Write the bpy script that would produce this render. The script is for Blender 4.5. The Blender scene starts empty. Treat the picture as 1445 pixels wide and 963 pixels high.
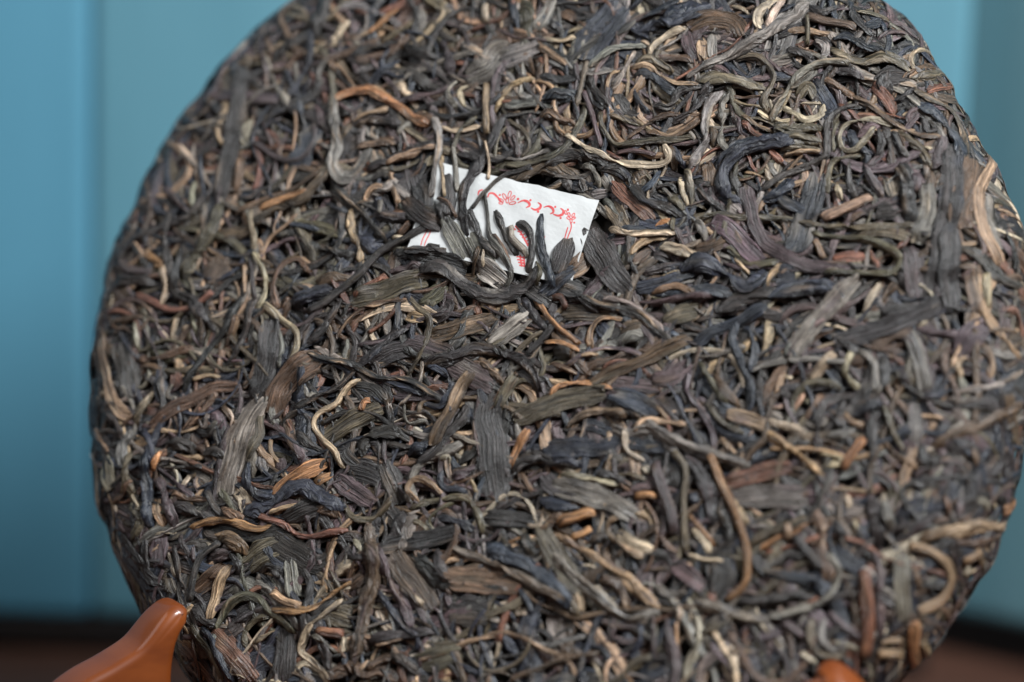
import bpy, math
import numpy as np

# ------------------------------------------------------------------ camera, world, lamps, exposure
scene = bpy.context.scene
COL = scene.collection
R_ = math.radians
PW, PH = 1445.0, 963.0                      # photograph size, used for measuring
LENS, SENSOR = 100.0, 36.0
FPX = PW * LENS / SENSOR                    # focal length in photo pixels
PITCH, ROLL = R_(11.0), R_(1.7)
CAKE_R = 0.100
fwd = np.array([0.0, math.cos(PITCH), -math.sin(PITCH)])
up0 = np.array([0.0, math.sin(PITCH), math.cos(PITCH)])
X0 = np.array([1.0, 0.0, 0.0])
cup = math.cos(ROLL) * up0 - math.sin(ROLL) * X0
crt = math.cos(ROLL) * X0 + math.sin(ROLL) * up0
# cake centre and facing, measured in the camera frame
CAKE_D = 0.5714
TILT = R_(21.5)
ccx, ccy = 742.5, 465.0
CAKE_C = np.array([0.0, 0.0, 0.124])
d_c = fwd * CAKE_D + crt * ((ccx - PW / 2) / FPX * CAKE_D) + cup * (-(ccy - PH / 2) / FPX * CAKE_D)
CAM = CAKE_C - d_c
CN = -0.665 * math.sin(TILT) * crt + 0.747 * math.sin(TILT) * cup - math.cos(TILT) * fwd
CN /= np.linalg.norm(CN)
EV = np.array([0, 0, 1.0]) - CN * CN[2]
EV /= np.linalg.norm(EV)
EU = np.cross(EV, CN)

def ray(px, py):
    d = fwd + crt * ((px - PW / 2) / FPX) + cup * (-(py - PH / 2) / FPX)
    return d
def project(P):
    q = P - CAM
    z = q @ fwd
    return np.stack([PW / 2 + FPX * (q @ crt) / z, PH / 2 - FPX * (q @ cup) / z], -1)

from mathutils import Matrix
cam_d = bpy.data.cameras.new('camera')
cam = bpy.data.objects.new('camera', cam_d)
COL.objects.link(cam)
cam.matrix_world = Matrix(((crt[0], cup[0], -fwd[0], CAM[0]), (crt[1], cup[1], -fwd[1], CAM[1]),
                           (crt[2], cup[2], -fwd[2], CAM[2]), (0, 0, 0, 1)))
cam_d.lens = LENS; cam_d.sensor_width = SENSOR
cam_d.clip_start = 0.02; cam_d.clip_end = 50
cam_d.dof.use_dof = True
cam_d.dof.focus_distance = CAKE_D + 0.0035
cam_d.dof.aperture_fstop = 4.2
cam_d.dof.aperture_blades = 0
scene.camera = cam

world = bpy.data.worlds.new('World'); scene.world = world
world.use_nodes = True
world.node_tree.nodes['Background'].inputs[0].default_value = (0.86, 0.93, 1.0, 1)
world.node_tree.nodes['Background'].inputs[1].default_value = 0.035

def area(name, loc, target, sx, sy, power, col):
    l = bpy.data.lights.new(name, 'AREA'); l.shape = 'RECTANGLE'; l.size = sx; l.size_y = sy
    l.energy = power; l.color = col
    o = bpy.data.objects.new(name, l); COL.objects.link(o)
    from mathutils import Vector
    o.location = loc
    o.rotation_euler = (Vector(target) - Vector(loc)).to_track_quat('-Z', 'Y').to_euler()
    return o
area('window_light', (0.54, -0.42, 0.84), (0, 0, 0.12), 0.32, 0.32, 19.5, (0.94, 0.975, 1.0))
area('side_fill', (-0.55, -0.15, 0.62), (-0.06, 0.17, 0.10), 0.5, 0.5, 2.2, (0.94, 0.97, 1.0))  # unseen fill added to brighten the left of the wall

scene.view_settings.view_transform = 'Standard'
scene.view_settings.look = 'None'
scene.view_settings.gamma = 1.0
scene.view_settings.exposure = 0.0
scene.cycles.max_bounces = 5
scene.cycles.use_denoising = True

# ------------------------------------------------------------------ helpers
def mat(name):
    m = bpy.data.materials.new(name); m.use_nodes = True
    nt = m.node_tree; b = nt.nodes['Principled BSDF']
    return m, nt, b
def node(nt, t, **kw):
    n = nt.nodes.new(t)
    for k, v in kw.items(): setattr(n, k, v)
    return n
def ramp(nt, pts):
    n = nt.nodes.new('ShaderNodeValToRGB')
    el = n.color_ramp.elements
    while len(el) > 1: el.remove(el[-1])
    el[0].position = pts[0][0]; el[0].color = pts[0][1]
    for p, c in pts[1:]:
        e = el.new(p); e.color = c
    return n
def g(v): return (v, v, v, 1)

def mesh_np(name, V, F, material, parent=None, attrs=None, smooth=True):
    """one mesh object from numpy vertices and quads (or triangles)"""
    me = bpy.data.meshes.new(name)
    F = np.asarray(F, dtype=np.int32); n = F.shape[1]
    me.vertices.add(len(V)); me.vertices.foreach_set('co', np.asarray(V, dtype=np.float32).ravel())
    me.loops.add(F.size); me.loops.foreach_set('vertex_index', F.ravel())
    me.polygons.add(len(F))
    me.polygons.foreach_set('loop_start', np.arange(0, F.size, n, dtype=np.int32))
    me.polygons.foreach_set('use_smooth', np.full(len(F), smooth, dtype=bool))
    if attrs:
        for an, (ty, arr) in attrs.items():
            a = me.attributes.new(an, ty, 'POINT')
            arr = np.asarray(arr, dtype=np.float32)
            a.data.foreach_set('color' if ty == 'FLOAT_COLOR' else 'vector', arr.ravel())
    me.update(calc_edges=True); me.validate()
    me.materials.append(material)
    o = bpy.data.objects.new(name, me); COL.objects.link(o)
    o.parent = parent
    return o
def empty(name, loc=(0, 0, 0)):
    o = bpy.data.objects.new(name, None); COL.objects.link(o)
    o.empty_display_size = 0.02
    return o
def tag(o, label=None, category=None, kind=None, group=None):
    if label: o['label'] = label
    if category: o['category'] = category
    if kind: o['kind'] = kind
    if group: o['group'] = group
    return o
import bmesh
def box_bm(x0, x1, y0, y1, z0, z1, bev=0.0, seg=2):
    bm = bmesh.new()
    bmesh.ops.create_cube(bm, size=1.0)
    for v in bm.verts:
        v.co.x = x0 if v.co.x < 0 else x1
        v.co.y = y0 if v.co.y < 0 else y1
        v.co.z = z0 if v.co.z < 0 else z1
    if bev: bmesh.ops.bevel(bm, geom=bm.edges[:], offset=bev, segments=seg, affect='EDGES', profile=0.5)
    return bm
def bm_obj(name, bm, material, parent=None, smooth=False):
    me = bpy.data.meshes.new(name); bm.to_mesh(me); bm.free()
    for p in me.polygons: p.use_smooth = smooth
    me.materials.append(material)
    o = bpy.data.objects.new(name, me); COL.objects.link(o); o.parent = parent
    return o

# ------------------------------------------------------------------ materials
def leaf_material():
    m, nt, b = mat('pressed_tea')
    L = nt.links.new
    col = node(nt, 'ShaderNodeAttribute', attribute_name='Col')
    lc = node(nt, 'ShaderNodeAttribute', attribute_name='lc')
    # fibres: stretched along the leaf
    mp = node(nt, 'ShaderNodeMapping'); mp.inputs['Scale'].default_value = (0.16, 1.15, 1)
    L(lc.outputs['Vector'], mp.inputs['Vector'])
    fib = node(nt, 'ShaderNodeTexNoise'); fib.inputs['Scale'].default_value = 1.0
    fib.inputs['Detail'].default_value = 5; fib.inputs['Roughness'].default_value = 0.6
    L(mp.outputs[0], fib.inputs['Vector'])
    mp2 = node(nt, 'ShaderNodeMapping'); mp2.inputs['Scale'].default_value = (0.9, 1.3, 1)
    L(lc.outputs['Vector'], mp2.inputs['Vector'])
    blot = node(nt, 'ShaderNodeTexNoise'); blot.inputs['Scale'].default_value = 0.8
    blot.inputs['Detail'].default_value = 5; blot.inputs['Roughness'].default_value = 0.7
    L(mp2.outputs[0], blot.inputs['Vector'])
    r1 = ramp(nt, [(0.30, g(0.42)), (0.46, g(0.85)), (0.58, g(1.27)), (0.70, g(1.9))])
    L(fib.outputs['Fac'], r1.inputs[0])
    r2 = ramp(nt, [(0.3, g(0.6)), (0.55, g(1.0)), (0.75, g(1.45))])
    L(blot.outputs['Fac'], r2.inputs[0])
    m1 = node(nt, 'ShaderNodeMixRGB', blend_type='MULTIPLY'); m1.inputs[0].default_value = 1
    L(col.outputs['Color'], m1.inputs[1]); L(r1.outputs[0], m1.inputs[2])
    m2 = node(nt, 'ShaderNodeMixRGB', blend_type='MULTIPLY'); m2.inputs[0].default_value = 1
    L(m1.outputs[0], m2.inputs[1]); L(r2.outputs[0], m2.inputs[2])
    mp3 = node(nt, 'ShaderNodeMapping'); mp3.inputs['Scale'].default_value = (0.11, 1.7, 1)
    L(lc.outputs['Vector'], mp3.inputs['Vector'])
    lin = node(nt, 'ShaderNodeTexNoise'); lin.inputs['Scale'].default_value = 1.0; lin.inputs['Detail'].default_value = 2
    lin.inputs['Distortion'].default_value = 0.1
    L(mp3.outputs[0], lin.inputs['Vector'])
    r4 = ramp(nt, [(0.33, g(0.48)), (0.47, g(0.95)), (0.56, g(1.12)), (0.68, g(1.65))])  # groove darkening and ridge lightening painted into the colour
    L(lin.outputs['Fac'], r4.inputs[0])
    m4 = node(nt, 'ShaderNodeMixRGB', blend_type='MULTIPLY'); m4.inputs[0].default_value = 1
    L(m2.outputs[0], m4.inputs[1]); L(r4.outputs[0], m4.inputs[2])
    m2 = m4
    # pale dusty bloom on ridges of the dried leaf
    sp = node(nt, 'ShaderNodeTexNoise'); sp.inputs['Scale'].default_value = 3.5
    sp.inputs['Detail'].default_value = 3
    L(lc.outputs['Vector'], sp.inputs['Vector'])
    r3 = ramp(nt, [(0.58, g(0)), (0.74, g(0.35))])
    L(sp.outputs['Fac'], r3.inputs[0])
    m3 = node(nt, 'ShaderNodeMixRGB'); m3.inputs[2].default_value = (0.20, 0.17, 0.14, 1)
    L(r3.outputs[0], m3.inputs[0]); L(m2.outputs[0], m3.inputs[1])
    L(m3.outputs[0], b.inputs['Base Color'])
    rr = ramp(nt, [(0.3, g(0.24)), (0.7, g(0.40))])
    L(blot.outputs['Fac'], rr.inputs[0]); L(rr.outputs[0], b.inputs['Roughness'])
    b.inputs['Specular IOR Level'].default_value = 0.6
    bp = node(nt, 'ShaderNodeBump'); bp.inputs['Strength'].default_value = 1.0
    bp.inputs['Distance'].default_value = 0.0009
    hm = node(nt, 'ShaderNodeMath', operation='MULTIPLY_ADD'); hm.inputs[1].default_value = 0.8
    L(lin.outputs['Fac'], hm.inputs[0]); L(fib.outputs['Fac'], hm.inputs[2])
    L(hm.outputs[0], bp.inputs['Height'])
    bp2 = node(nt, 'ShaderNodeBump'); bp2.inputs['Strength'].default_value = 0.6
    bp2.inputs['Distance'].default_value = 0.0006
    L(blot.outputs['Fac'], bp2.inputs['Height']); L(bp.outputs[0], bp2.inputs['Normal'])
    L(bp2.outputs[0], b.inputs['Normal'])
    return m
M_LEAF = leaf_material()

def paint_material(name, base, alt):
    m, nt, b = mat(name); L = nt.links.new
    tc = node(nt, 'ShaderNodeTexCoord')
    mp = node(nt, 'ShaderNodeMapping'); mp.inputs['Scale'].default_value = (14, 14, 2.2)
    L(tc.outputs['Object'], mp.inputs[0])
    n = node(nt, 'ShaderNodeTexNoise'); n.inputs['Scale'].default_value = 1.6; n.inputs['Detail'].default_value = 6
    L(mp.outputs[0], n.inputs[0])
    r = ramp(nt, [(0.35, (*alt, 1)), (0.62, (*base, 1))]); L(n.outputs['Fac'], r.inputs[0])
    L(r.outputs[0], b.inputs['Base Color'])
    b.inputs['Roughness'].default_value = 0.6
    bp = node(nt, 'ShaderNodeBump'); bp.inputs['Distance'].default_value = 0.0006; bp.inputs['Strength'].default_value = 0.4
    mp2 = node(nt, 'ShaderNodeMapping'); mp2.inputs['Scale'].default_value = (160, 160, 9)
    L(tc.outputs['Object'], mp2.inputs[0])
    n2 = node(nt, 'ShaderNodeTexNoise'); n2.inputs['Detail'].default_value = 3
    L(mp2.outputs[0], n2.inputs[0]); L(n2.outputs['Fac'], bp.inputs['Height']); L(bp.outputs[0], b.inputs['Normal'])
    return m
M_BLUE = paint_material('blue_paint', (0.100, 0.305, 0.425), (0.086, 0.270, 0.380))
M_GREY_TEAL = paint_material('grey_teal_paint', (0.135, 0.275, 0.315), (0.118, 0.245, 0.285))
M_TEAL = paint_material('teal_paint', (0.118, 0.298, 0.375), (0.100, 0.264, 0.335))

def wood_material(name, c1, c2, rough, coat, scale=(6, 60, 60)):
    m, nt, b = mat(name); L = nt.links.new
    tc = node(nt, 'ShaderNodeTexCoord')
    mp = node(nt, 'ShaderNodeMapping'); mp.inputs['Scale'].default_value = scale
    L(tc.outputs['Object'], mp.inputs[0])
    n = node(nt, 'ShaderNodeTexNoise'); n.inputs['Scale'].default_value = 2.2; n.inputs['Detail'].default_value = 6
    n.inputs['Distortion'].default_value = 0.6
    L(mp.outputs[0], n.inputs[0])
    r = ramp(nt, [(0.32, (*c1, 1)), (0.68, (*c2, 1))]); L(n.outputs['Fac'], r.inputs[0])
    L(r.outputs[0], b.inputs['Base Color'])
    b.inputs['Roughness'].default_value = rough
    b.inputs['Coat Weight'].default_value = coat; b.inputs['Coat Roughness'].default_value = 0.14; b.inputs['Specular IOR Level'].default_value = 0.25
    bp = node(nt, 'ShaderNodeBump'); bp.inputs['Distance'].default_value = 0.0002; bp.inputs['Strength'].default_value = 0.15
    L(n.outputs['Fac'], bp.inputs['Height']); L(bp.outputs[0], b.inputs['Normal'])
    return m
M_STAND = wood_material('varnished_wood', (0.135, 0.029, 0.005), (0.225, 0.054, 0.008), 0.5, 0.45, (14, 14, 60))
M_TABLE = wood_material('dark_table_wood', (0.055, 0.025, 0.017), (0.096, 0.044, 0.029), 0.5, 0.05, (5, 40, 40))
M_DARK = wood_material('dark_foot_strip', (0.010, 0.008, 0.008), (0.018, 0.013, 0.011), 0.6, 0.0)

def paper_material():
    m, nt, b = mat('ticket_paper'); L = nt.links.new
    tc = node(nt, 'ShaderNodeTexCoord')
    n = node(nt, 'ShaderNodeTexNoise'); n.inputs['Scale'].default_value = 900; n.inputs['Detail'].default_value = 3
    L(tc.outputs['Object'], n.inputs[0])
    n2 = node(nt, 'ShaderNodeTexNoise'); n2.inputs['Scale'].default_value = 120; n2.inputs['Detail'].default_value = 4
    L(tc.outputs['Object'], n2.inputs[0])
    r = ramp(nt, [(0.35, (0.58, 0.585, 0.575, 1)), (0.65, (0.66, 0.665, 0.655, 1))]); L(n2.outputs['Fac'], r.inputs[0])
    L(r.outputs[0], b.inputs['Base Color'])
    b.inputs['Roughness'].default_value = 0.8; b.inputs['Specular IOR Level'].default_value = 0.2
    bp = node(nt, 'ShaderNodeBump'); bp.inputs['Distance'].default_value = 0.0001; bp.inputs['Strength'].default_value = 0.5
    L(n.outputs['Fac'], bp.inputs['Height']); L(bp.outputs[0], b.inputs['Normal'])
    return m
M_PAPER = paper_material()
def ink_material():
    m, nt, b = mat('red_ink'); L = nt.links.new
    tc = node(nt, 'ShaderNodeTexCoord')
    n = node(nt, 'ShaderNodeTexNoise'); n.inputs['Scale'].default_value = 1500
    L(tc.outputs['Object'], n.inputs[0])
    r = ramp(nt, [(0.3, (0.62, 0.06, 0.07, 1)), (0.75, (0.74, 0.16, 0.15, 1))]); L(n.outputs['Fac'], r.inputs[0])
    L(r.outputs[0], b.inputs['Base Color']); b.inputs['Roughness'].default_value = 0.7
    return m
M_INK = ink_material()
def core_material():
    m, nt, b = mat('tea_core'); L = nt.links.new
    tc = node(nt, 'ShaderNodeTexCoord')
    n = node(nt, 'ShaderNodeTexNoise'); n.inputs['Scale'].default_value = 500; n.inputs['Detail'].default_value = 4
    L(tc.outputs['Object'], n.inputs[0])
    r = ramp(nt, [(0.3, (0.018, 0.014, 0.012, 1)), (0.7, (0.05, 0.04, 0.032, 1))]); L(n.outputs['Fac'], r.inputs[0])
    L(r.outputs[0], b.inputs['Base Color']); b.inputs['Roughness'].default_value = 0.8
    return m
M_CORE = core_material()

# ------------------------------------------------------------------ the setting: table, wall
TABLE_Z = 0.0
def hit_plane(px, py, p0, n):
    d = ray(px, py); n = np.asarray(n, float)
    return CAM + d * (((np.asarray(p0) - CAM) @ n) / (d @ n))
# foot of the wall where the photo shows the dark joint above the table
A0 = hit_plane(0, 918, (0, 0, TABLE_Z), (0, 0, 1))
B0 = hit_plane(1355, 960, (0, 0, TABLE_Z), (0, 0, 1))
wall_dir = (B0 - A0); wall_len = np.linalg.norm(wall_dir); wall_dir /= wall_len
wall_n = np.array([wall_dir[1], -wall_dir[0], 0.0])        # towards the camera
if wall_n @ (CAM - A0) < 0: wall_n = -wall_n
WYAW = math.atan2(wall_dir[1], wall_dir[0])

tab = tag(bm_obj('table_top', box_bm(-0.7, 0.7, -0.75, float(max(A0[1], B0[1])) + 0.25, -0.03, TABLE_Z, 0.003), M_TABLE), kind='structure')

wall = empty('wall'); tag(wall, kind='structure')
wall.location = A0; wall.rotation_euler = (0, 0, WYAW)
def along(px, py=480, back=0.0):
    """distance along the wall line of a pixel on the wall plane"""
    P = hit_plane(px, py, A0 - wall_n * back, wall_n)
    return float((P - A0) @ wall_dir)
s1 = along(122, 400); s2 = along(1356, 400)
# local frame: x along the wall, y away from the camera
bm_obj('board', box_bm(s1 - 0.24, s1, 0.0045, 0.018, 0.0082, 0.60, 0.003, 3), M_BLUE, wall)
bm_obj('board', box_bm(s1 + 0.0003, s2, 0.006, 0.024, 0.0082, 0.60, 0.003, 3), M_TEAL, wall)
bd = bm_obj('board', box_bm(0, 0.24, 0.0, 0.018, 0.012, 0.60, 0.003, 3), M_GREY_TEAL, wall)
bd.location = (s2 - 0.004, 0.030, 0); bd.rotation_euler = (0, 0, R_(-36))
bm_obj('foot_strip', box_bm(s1 - 0.24, s2 - 0.003, 0.001, 0.020, 0.0006, 0.0080, 0.001, 2), M_DARK, wall)  # near-black strip along the foot of the boards

# ------------------------------------------------------------------ the tea cake: surface of the pressed disc
MM = 0.001
# profile (r, z) by arc length: gently domed face, rounded shoulder, short side
prof = []
DOME = 5.0; R1 = 86.0; RF = 12.5
k = DOME / R1 ** 2
for r in np.linspace(0, R1, 60): prof.append((r, -k * r * r))
a0 = math.atan(2 * k * R1)
cx, cz = R1 - RF * math.sin(a0), -k * R1 * R1 - RF * math.cos(a0)
for a in np.linspace(a0, R_(92), 30)[1:]: prof.append((cx + RF * math.sin(a), cz + RF * math.cos(a)))
rl, zl = prof[-1]
for t in np.linspace(0, 1, 10)[1:]: prof.append((rl - 2.0 * t * t, zl - 9.0 * t))
prof = np.array(prof)
PS = np.concatenate([[0], np.cumsum(np.hypot(*np.diff(prof, axis=0).T))])
RMAX = prof[:, 0].max()
SC = 98.2 / RMAX                                    # so that strands reach a 100 mm radius
prof *= SC; PS *= SC
RHO_MAX = PS[-1]
dr = np.gradient(prof[:, 0], PS); dz = np.gradient(prof[:, 1], PS)
# the pressed disc is not quite round
DENTS = [(33, 9, -.012), (50, 8, .012), (19, 7, .006), (-20, 12, .006), (203, 8, .006)]
def lobe(phi):
    o = 1 + .0025 * np.cos(5 * phi + 1.0) + .002 * np.cos(9 * phi + 4.0) + .0022 * np.cos(23 * phi) + .0022 * np.cos(37 * phi + 1 + np.sin(5 * phi)) + .0016 * np.cos(61 * phi + 2)
    for a, w, m in DENTS:
        d = (np.degrees(phi) - a + 180) % 360 - 180
        o = o + m * np.exp(-(d / w) ** 2)
    return o
def surf(u, v, h):
    """(u, v) unrolled mm on the face, h mm above it -> world metres"""
    rho = np.hypot(u, v); phi = np.arctan2(v, u)
    r = np.interp(rho, PS, prof[:, 0]); z = np.interp(rho, PS, prof[:, 1])
    ndr = np.interp(rho, PS, -dz); ndz = np.interp(rho, PS, dr)      # outward normal
    rr = (r * lobe(phi) + ndr * h); zz = z + ndz * h
    c, s = np.cos(phi), np.sin(phi)
    return CAKE_C + (rr * c * MM)[..., None] * EU + (rr * s * MM)[..., None] * EV + (zz * MM)[..., None] * CN
# pixel -> (u, v): coarse grid then Newton
gu = np.linspace(-115, 115, 231)
GU, GV = np.meshgrid(gu, gu)
gm = np.hypot(GU, GV) < RHO_MAX - 6
GUV = np.stack([GU[gm], GV[gm]], -1)
GPX = project(surf(GUV[:, 0], GUV[:, 1], np.zeros(len(GUV))))
# keep only grid points that face the camera
_e = 0.2
_p0 = surf(GUV[:, 0], GUV[:, 1], np.zeros(len(GUV))); _p1 = surf(GUV[:, 0], GUV[:, 1], np.full(len(GUV), 1.0))
_face = np.einsum('ij,ij->i', _p1 - _p0, CAM - _p0) > 0
GUV, GPX = GUV[_face], GPX[_face]
def to_uv(px, h=0.0, newton=True):
    px = np.atleast_2d(np.asarray(px, float)); out = np.empty_like(px)
    for i, p in enumerate(px):
        j = np.argmin(((GPX - p) ** 2).sum(1)); q = GUV[j].copy()
        if newton and ((GPX[j] - p) ** 2).sum() < 64:
            for _ in range(4):
                P = project(surf(np.array([q[0], q[0] + _e, q[0]]), np.array([q[1], q[1], q[1] + _e]), np.full(3, h)))
                J = np.stack([(P[1] - P[0]) / _e, (P[2] - P[0]) / _e], -1)
                if abs(np.linalg.det(J)) < 1: break
                st = np.linalg.solve(J, p - P[0])
                q = q + np.clip(st, -2, 2)
        out[i] = q
    return out

# ------------------------------------------------------------------ strands laid one over another on a height map
rng = np.random.default_rng(11)
CELL = 0.4; HN = 640; H0 = HN // 2
HM = np.zeros((HN, HN), np.float32)
def hidx(u, v):
    return (np.clip((v / CELL + H0).astype(int), 0, HN - 1), np.clip((u / CELL + H0).astype(int), 0, HN - 1))

def catmull(P, step):
    P = np.asarray(P, float)
    if len(P) == 2: P = np.array([P[0], P.mean(0) + (P[1] - P[0])[::-1] * np.array([1, -1]) * rng.normal(0, .04), P[1]])
    Q = np.vstack([2 * P[0] - P[1], P, 2 * P[-1] - P[-2]])
    pts = []
    for i in range(1, len(Q) - 2):
        p0, p1, p2, p3 = Q[i - 1], Q[i], Q[i + 1], Q[i + 2]
        t = np.linspace(0, 1, 16, endpoint=False)[:, None]
        pts.append(0.5 * (2 * p1 + (p2 - p0) * t + (2 * p0 - 5 * p1 + 4 * p2 - p3) * t ** 2 + (3 * p1 - p0 - 3 * p2 + p3) * t ** 3))
    pts = np.vstack(pts + [P[-1:]])
    s = np.concatenate([[0], np.cumsum(np.hypot(*np.diff(pts, axis=0).T))])
    n = max(6, int(s[-1] / step) + 1)
    si = np.linspace(0, s[-1], n)
    return np.stack([np.interp(si, s, pts[:, 0]), np.interp(si, s, pts[:, 1])], -1), si

def gsmooth(a, sig):
    r = int(max(1, round(3 * sig)))
    kx = np.exp(-0.5 * (np.arange(-r, r + 1) / max(sig, 1e-3)) ** 2); kx /= kx.sum()
    return np.convolve(np.pad(a, r, mode='edge'), kx, 'valid')
def wob(x, f, n=3):
    """cheap smooth 1-D noise"""
    o = np.zeros_like(x)
    for i in range(n):
        o = o + np.sin(x * f * (1.0 + 0.9 * i) * rng.uniform(.8, 1.2) + rng.uniform(0, 6.28)) / (1 + .7 * i)
    return o / 1.6

PAL = dict(k=(.034, .029, .027), b=(.025, .028, .038), g=(.180, .157, .134), o=(.100, .080, .051),
           w=(.102, .063, .040), t=(.315, .210, .128), y=(.405, .320, .225), r=(.150, .068, .043),
           p=(.086, .059, .059), n=(.320, .162, .072))
PALK = list(PAL)
def colour(code, V, s, x, top):
    """vertex colours of one strand: main tone, second tone in streaks along it and towards its ends"""
    c1 = np.array(PAL[code[0]]); c2 = np.array(PAL[code[1]]) if len(code) > 1 else None
    j = rng.normal(0, .16); tint = np.array([1 + rng.normal(0, .05), 1.0, 1 + rng.normal(0, .045)])
    c1 = c1 * math.exp(j) * tint
    if c2 is None:
        c2 = c1 * np.array([1.55, 1.45, 1.35]) if rng.random() < .7 else np.array(PAL['t']) * .6
        amt = rng.uniform(.15, .6)
    else:
        c2 = c2 * math.exp(rng.normal(0, .15)); amt = rng.uniform(.6, .95)
    ph = rng.uniform(0, 6.28); f = rng.uniform(.6, 1.6)
    st = np.sin(x * rng.uniform(2, 5) + ph + .8 * np.sin(s * f * .35 + ph)) + .7 * np.sin(s * f * .6 + ph * 2)
    msk = np.clip(st * .8 - .35, 0, 1) * amt
    return c1 + (c2 - c1) * msk[:, None]

LISTS = {'stuff': []}
def lay(path_uv, width, kind, code, landmark=False, fine=True, flat=None, lift=0.0, store='stuff'):
    """drape one leaf, stem or strand over the pile. width in mm."""
    step = 0.55 if fine else 0.85
    if width > 3.5: step *= 1.15
    P, s = catmull(path_uv, step)
    n = len(P); Ltot = s[-1]
    T = np.gradient(P, axis=0); T /= np.maximum(np.hypot(T[:, 0], T[:, 1]), 1e-6)[:, None]
    B = np.stack([-T[:, 1], T[:, 0]], -1)
    x01 = s / max(Ltot, 1e-6)
    e = np.minimum(s, Ltot - s)
    if kind == 's':
        wf = np.clip((e / (width * .12)), .0, 1) ** .5 * .15 + .85 + .05 * wob(s, .8)
        th = width * rng.uniform(.72, .9)
    elif kind == 'f':
        wf = np.clip(.62 + e / (width * 1.6), 0, 1) * (1 + .10 * wob(s, .35) + .02 * wob(s, 1.4))
        th = rng.uniform(.5, .8)
    else:
        tl = width * (rng.uniform(.7, 1.7) if landmark else rng.uniform(1.2, 3.4))
        a = np.clip(e / tl, 0, 1)
        t0 = .72 if lift else (.45 if landmark else .24)
        wf = (t0 + (1 - t0) * np.sin(a * math.pi / 2)) * (1 + .17 * wob(s, .35) + .08 * wob(s, 1.1))
        for _ in range(rng.integers(0, 3)):
            wf = wf * (1 - rng.uniform(.15, .4) * np.exp(-((s - rng.uniform(0, Ltot)) / rng.uniform(.8, 2.0)) ** 2))
        th = width * (flat if flat else (rng.uniform(.24, .42) if rng.random() < .6 else rng.uniform(.42, .66)))
        th = float(np.clip(th, .45, 2.0))
    hw = np.maximum(width * wf * .5, .12)
    tt = th * np.clip(.5 + e / (width * 1.2 + .3), 0, 1) * (wf if kind == 'r' else 1)
    # drape
    offs = np.linspace(-.85, .85, 5)
    q = P[:, None, :] + B[:, None, :] * (hw[:, None] * offs)[..., None]
    hv = HM[hidx(q[..., 0], q[..., 1])]
    base = (.85 * hv.max(1) + .15 * hv.mean(1)) if landmark else (.55 * hv.max(1) + .45 * hv.mean(1))
    sig = {'s': 4.0, 'f': 3.2, 'r': 2.2}[kind] / step
    sig = min(sig, n / 4)
    z1 = gsmooth(base, sig)
    z = z1 + .55 * gsmooth(np.maximum(base - z1, 0), sig * .6)
    if landmark:
        for _ in range(2): z = z + .9 * gsmooth(np.maximum(base - z, 0), sig * .5)
        z = z - .06
    if kind == 'f':
        NO = 7
        offs = np.linspace(-1, 1, NO)
        q = P[:, None, :] + B[:, None, :] * (hw[:, None] * offs)[..., None]
        hv = HM[hidx(q[..., 0], q[..., 1])].astype(float)
        gs = lambda A, sg: np.stack([gsmooth(A[:, i], sg) for i in range(A.shape[1])], 1)
        lat = lambda A: np.pad(A, ((0, 0), (1, 1)), mode='edge')[:, :-2] * .27 + A * .46 + np.pad(A, ((0, 0), (1, 1)), mode='edge')[:, 2:] * .27
        sf = lat(lat(gs(hv, min(2.0 / step, n / 4))))
        for _ in range(3):
            sf = sf + lat(gs(np.maximum(hv - sf, 0), min(1.0 / step, n / 4))) * (.9 if landmark else .6)
        sf = sf - .30 + (.25 if landmark else 0)
    # across-slope, so wide leaves lie on what is under them
    slope = gsmooth((hv[:, -1] - hv[:, 0]) / np.maximum(1.7 * hw, .3), sig)
    slope = np.clip(slope, -.45, .45) * .7
    zc = z + tt * .28 + lift
    if kind == 'f': zc = tt * .3 + lift + .12; slope = slope * 0
    if kind == 'r' and not landmark:
        zc -= th * .9 * np.clip(1 - e / (width * 1.6), 0, 1) ** 1.5
    elif kind != 's':
        zc -= th * .35 * np.clip(1 - e / (width * 1.2), 0, 1) ** 1.5
    if kind == 'r': zc = zc + .10 * th * wob(s, .4)
    # cross-section
    K = ((18 if width > 1.8 else 14) if landmark else (14 if width > 1.8 else 12)) if fine else 8
    if kind == 'f': K = 18 if fine else 10
    if kind == 's': K = 9 if fine else 7
    tha = np.linspace(-math.pi / 2, 1.5 * math.pi, K + 1)       # seam underneath
    TH, S = np.meshgrid(tha, s)
    HW = hw[:, None]; TT = tt[:, None]
    if kind == 'f':
        X = np.sign(np.cos(TH)) * np.abs(np.cos(TH)) ** .8; Z = np.sin(TH)
        lx = X * HW; lz = Z * TT * .22
        # lengthwise folds and crinkle shared by both faces
        cr = np.zeros_like(lx)
        for i in range(4):
            f = rng.uniform(1.2, 4.2); cr += rng.uniform(.05, .16) * np.sin(lx * f + rng.uniform(0, 6.28) + .3 * np.sin(S * rng.uniform(.12, .35) + rng.uniform(0, 6)))
        for i in range(3):
            cr += rng.uniform(.02, .07) * np.sin(S * rng.uniform(.4, 1.2) + lx * rng.uniform(-1, 1) + rng.uniform(0, 6.28))
        curl = rng.uniform(-.12, .35)
        vein = -.14 * np.exp(-(lx / .28) ** 2) if rng.random() < .5 else 0
        xi = np.clip((X + 1) * .5 * (NO - 1), 0, NO - 1.001); i0 = xi.astype(int); fr = xi - i0
        rowi = np.arange(n)[:, None]
        lz = lz + sf[rowi, i0] * (1 - fr) + sf[rowi, i0 + 1] * fr
        lz = lz + cr * .95 * np.clip(HW / 1.6, .4, 1.2) - curl * X ** 2 * HW * .35 + vein
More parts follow.
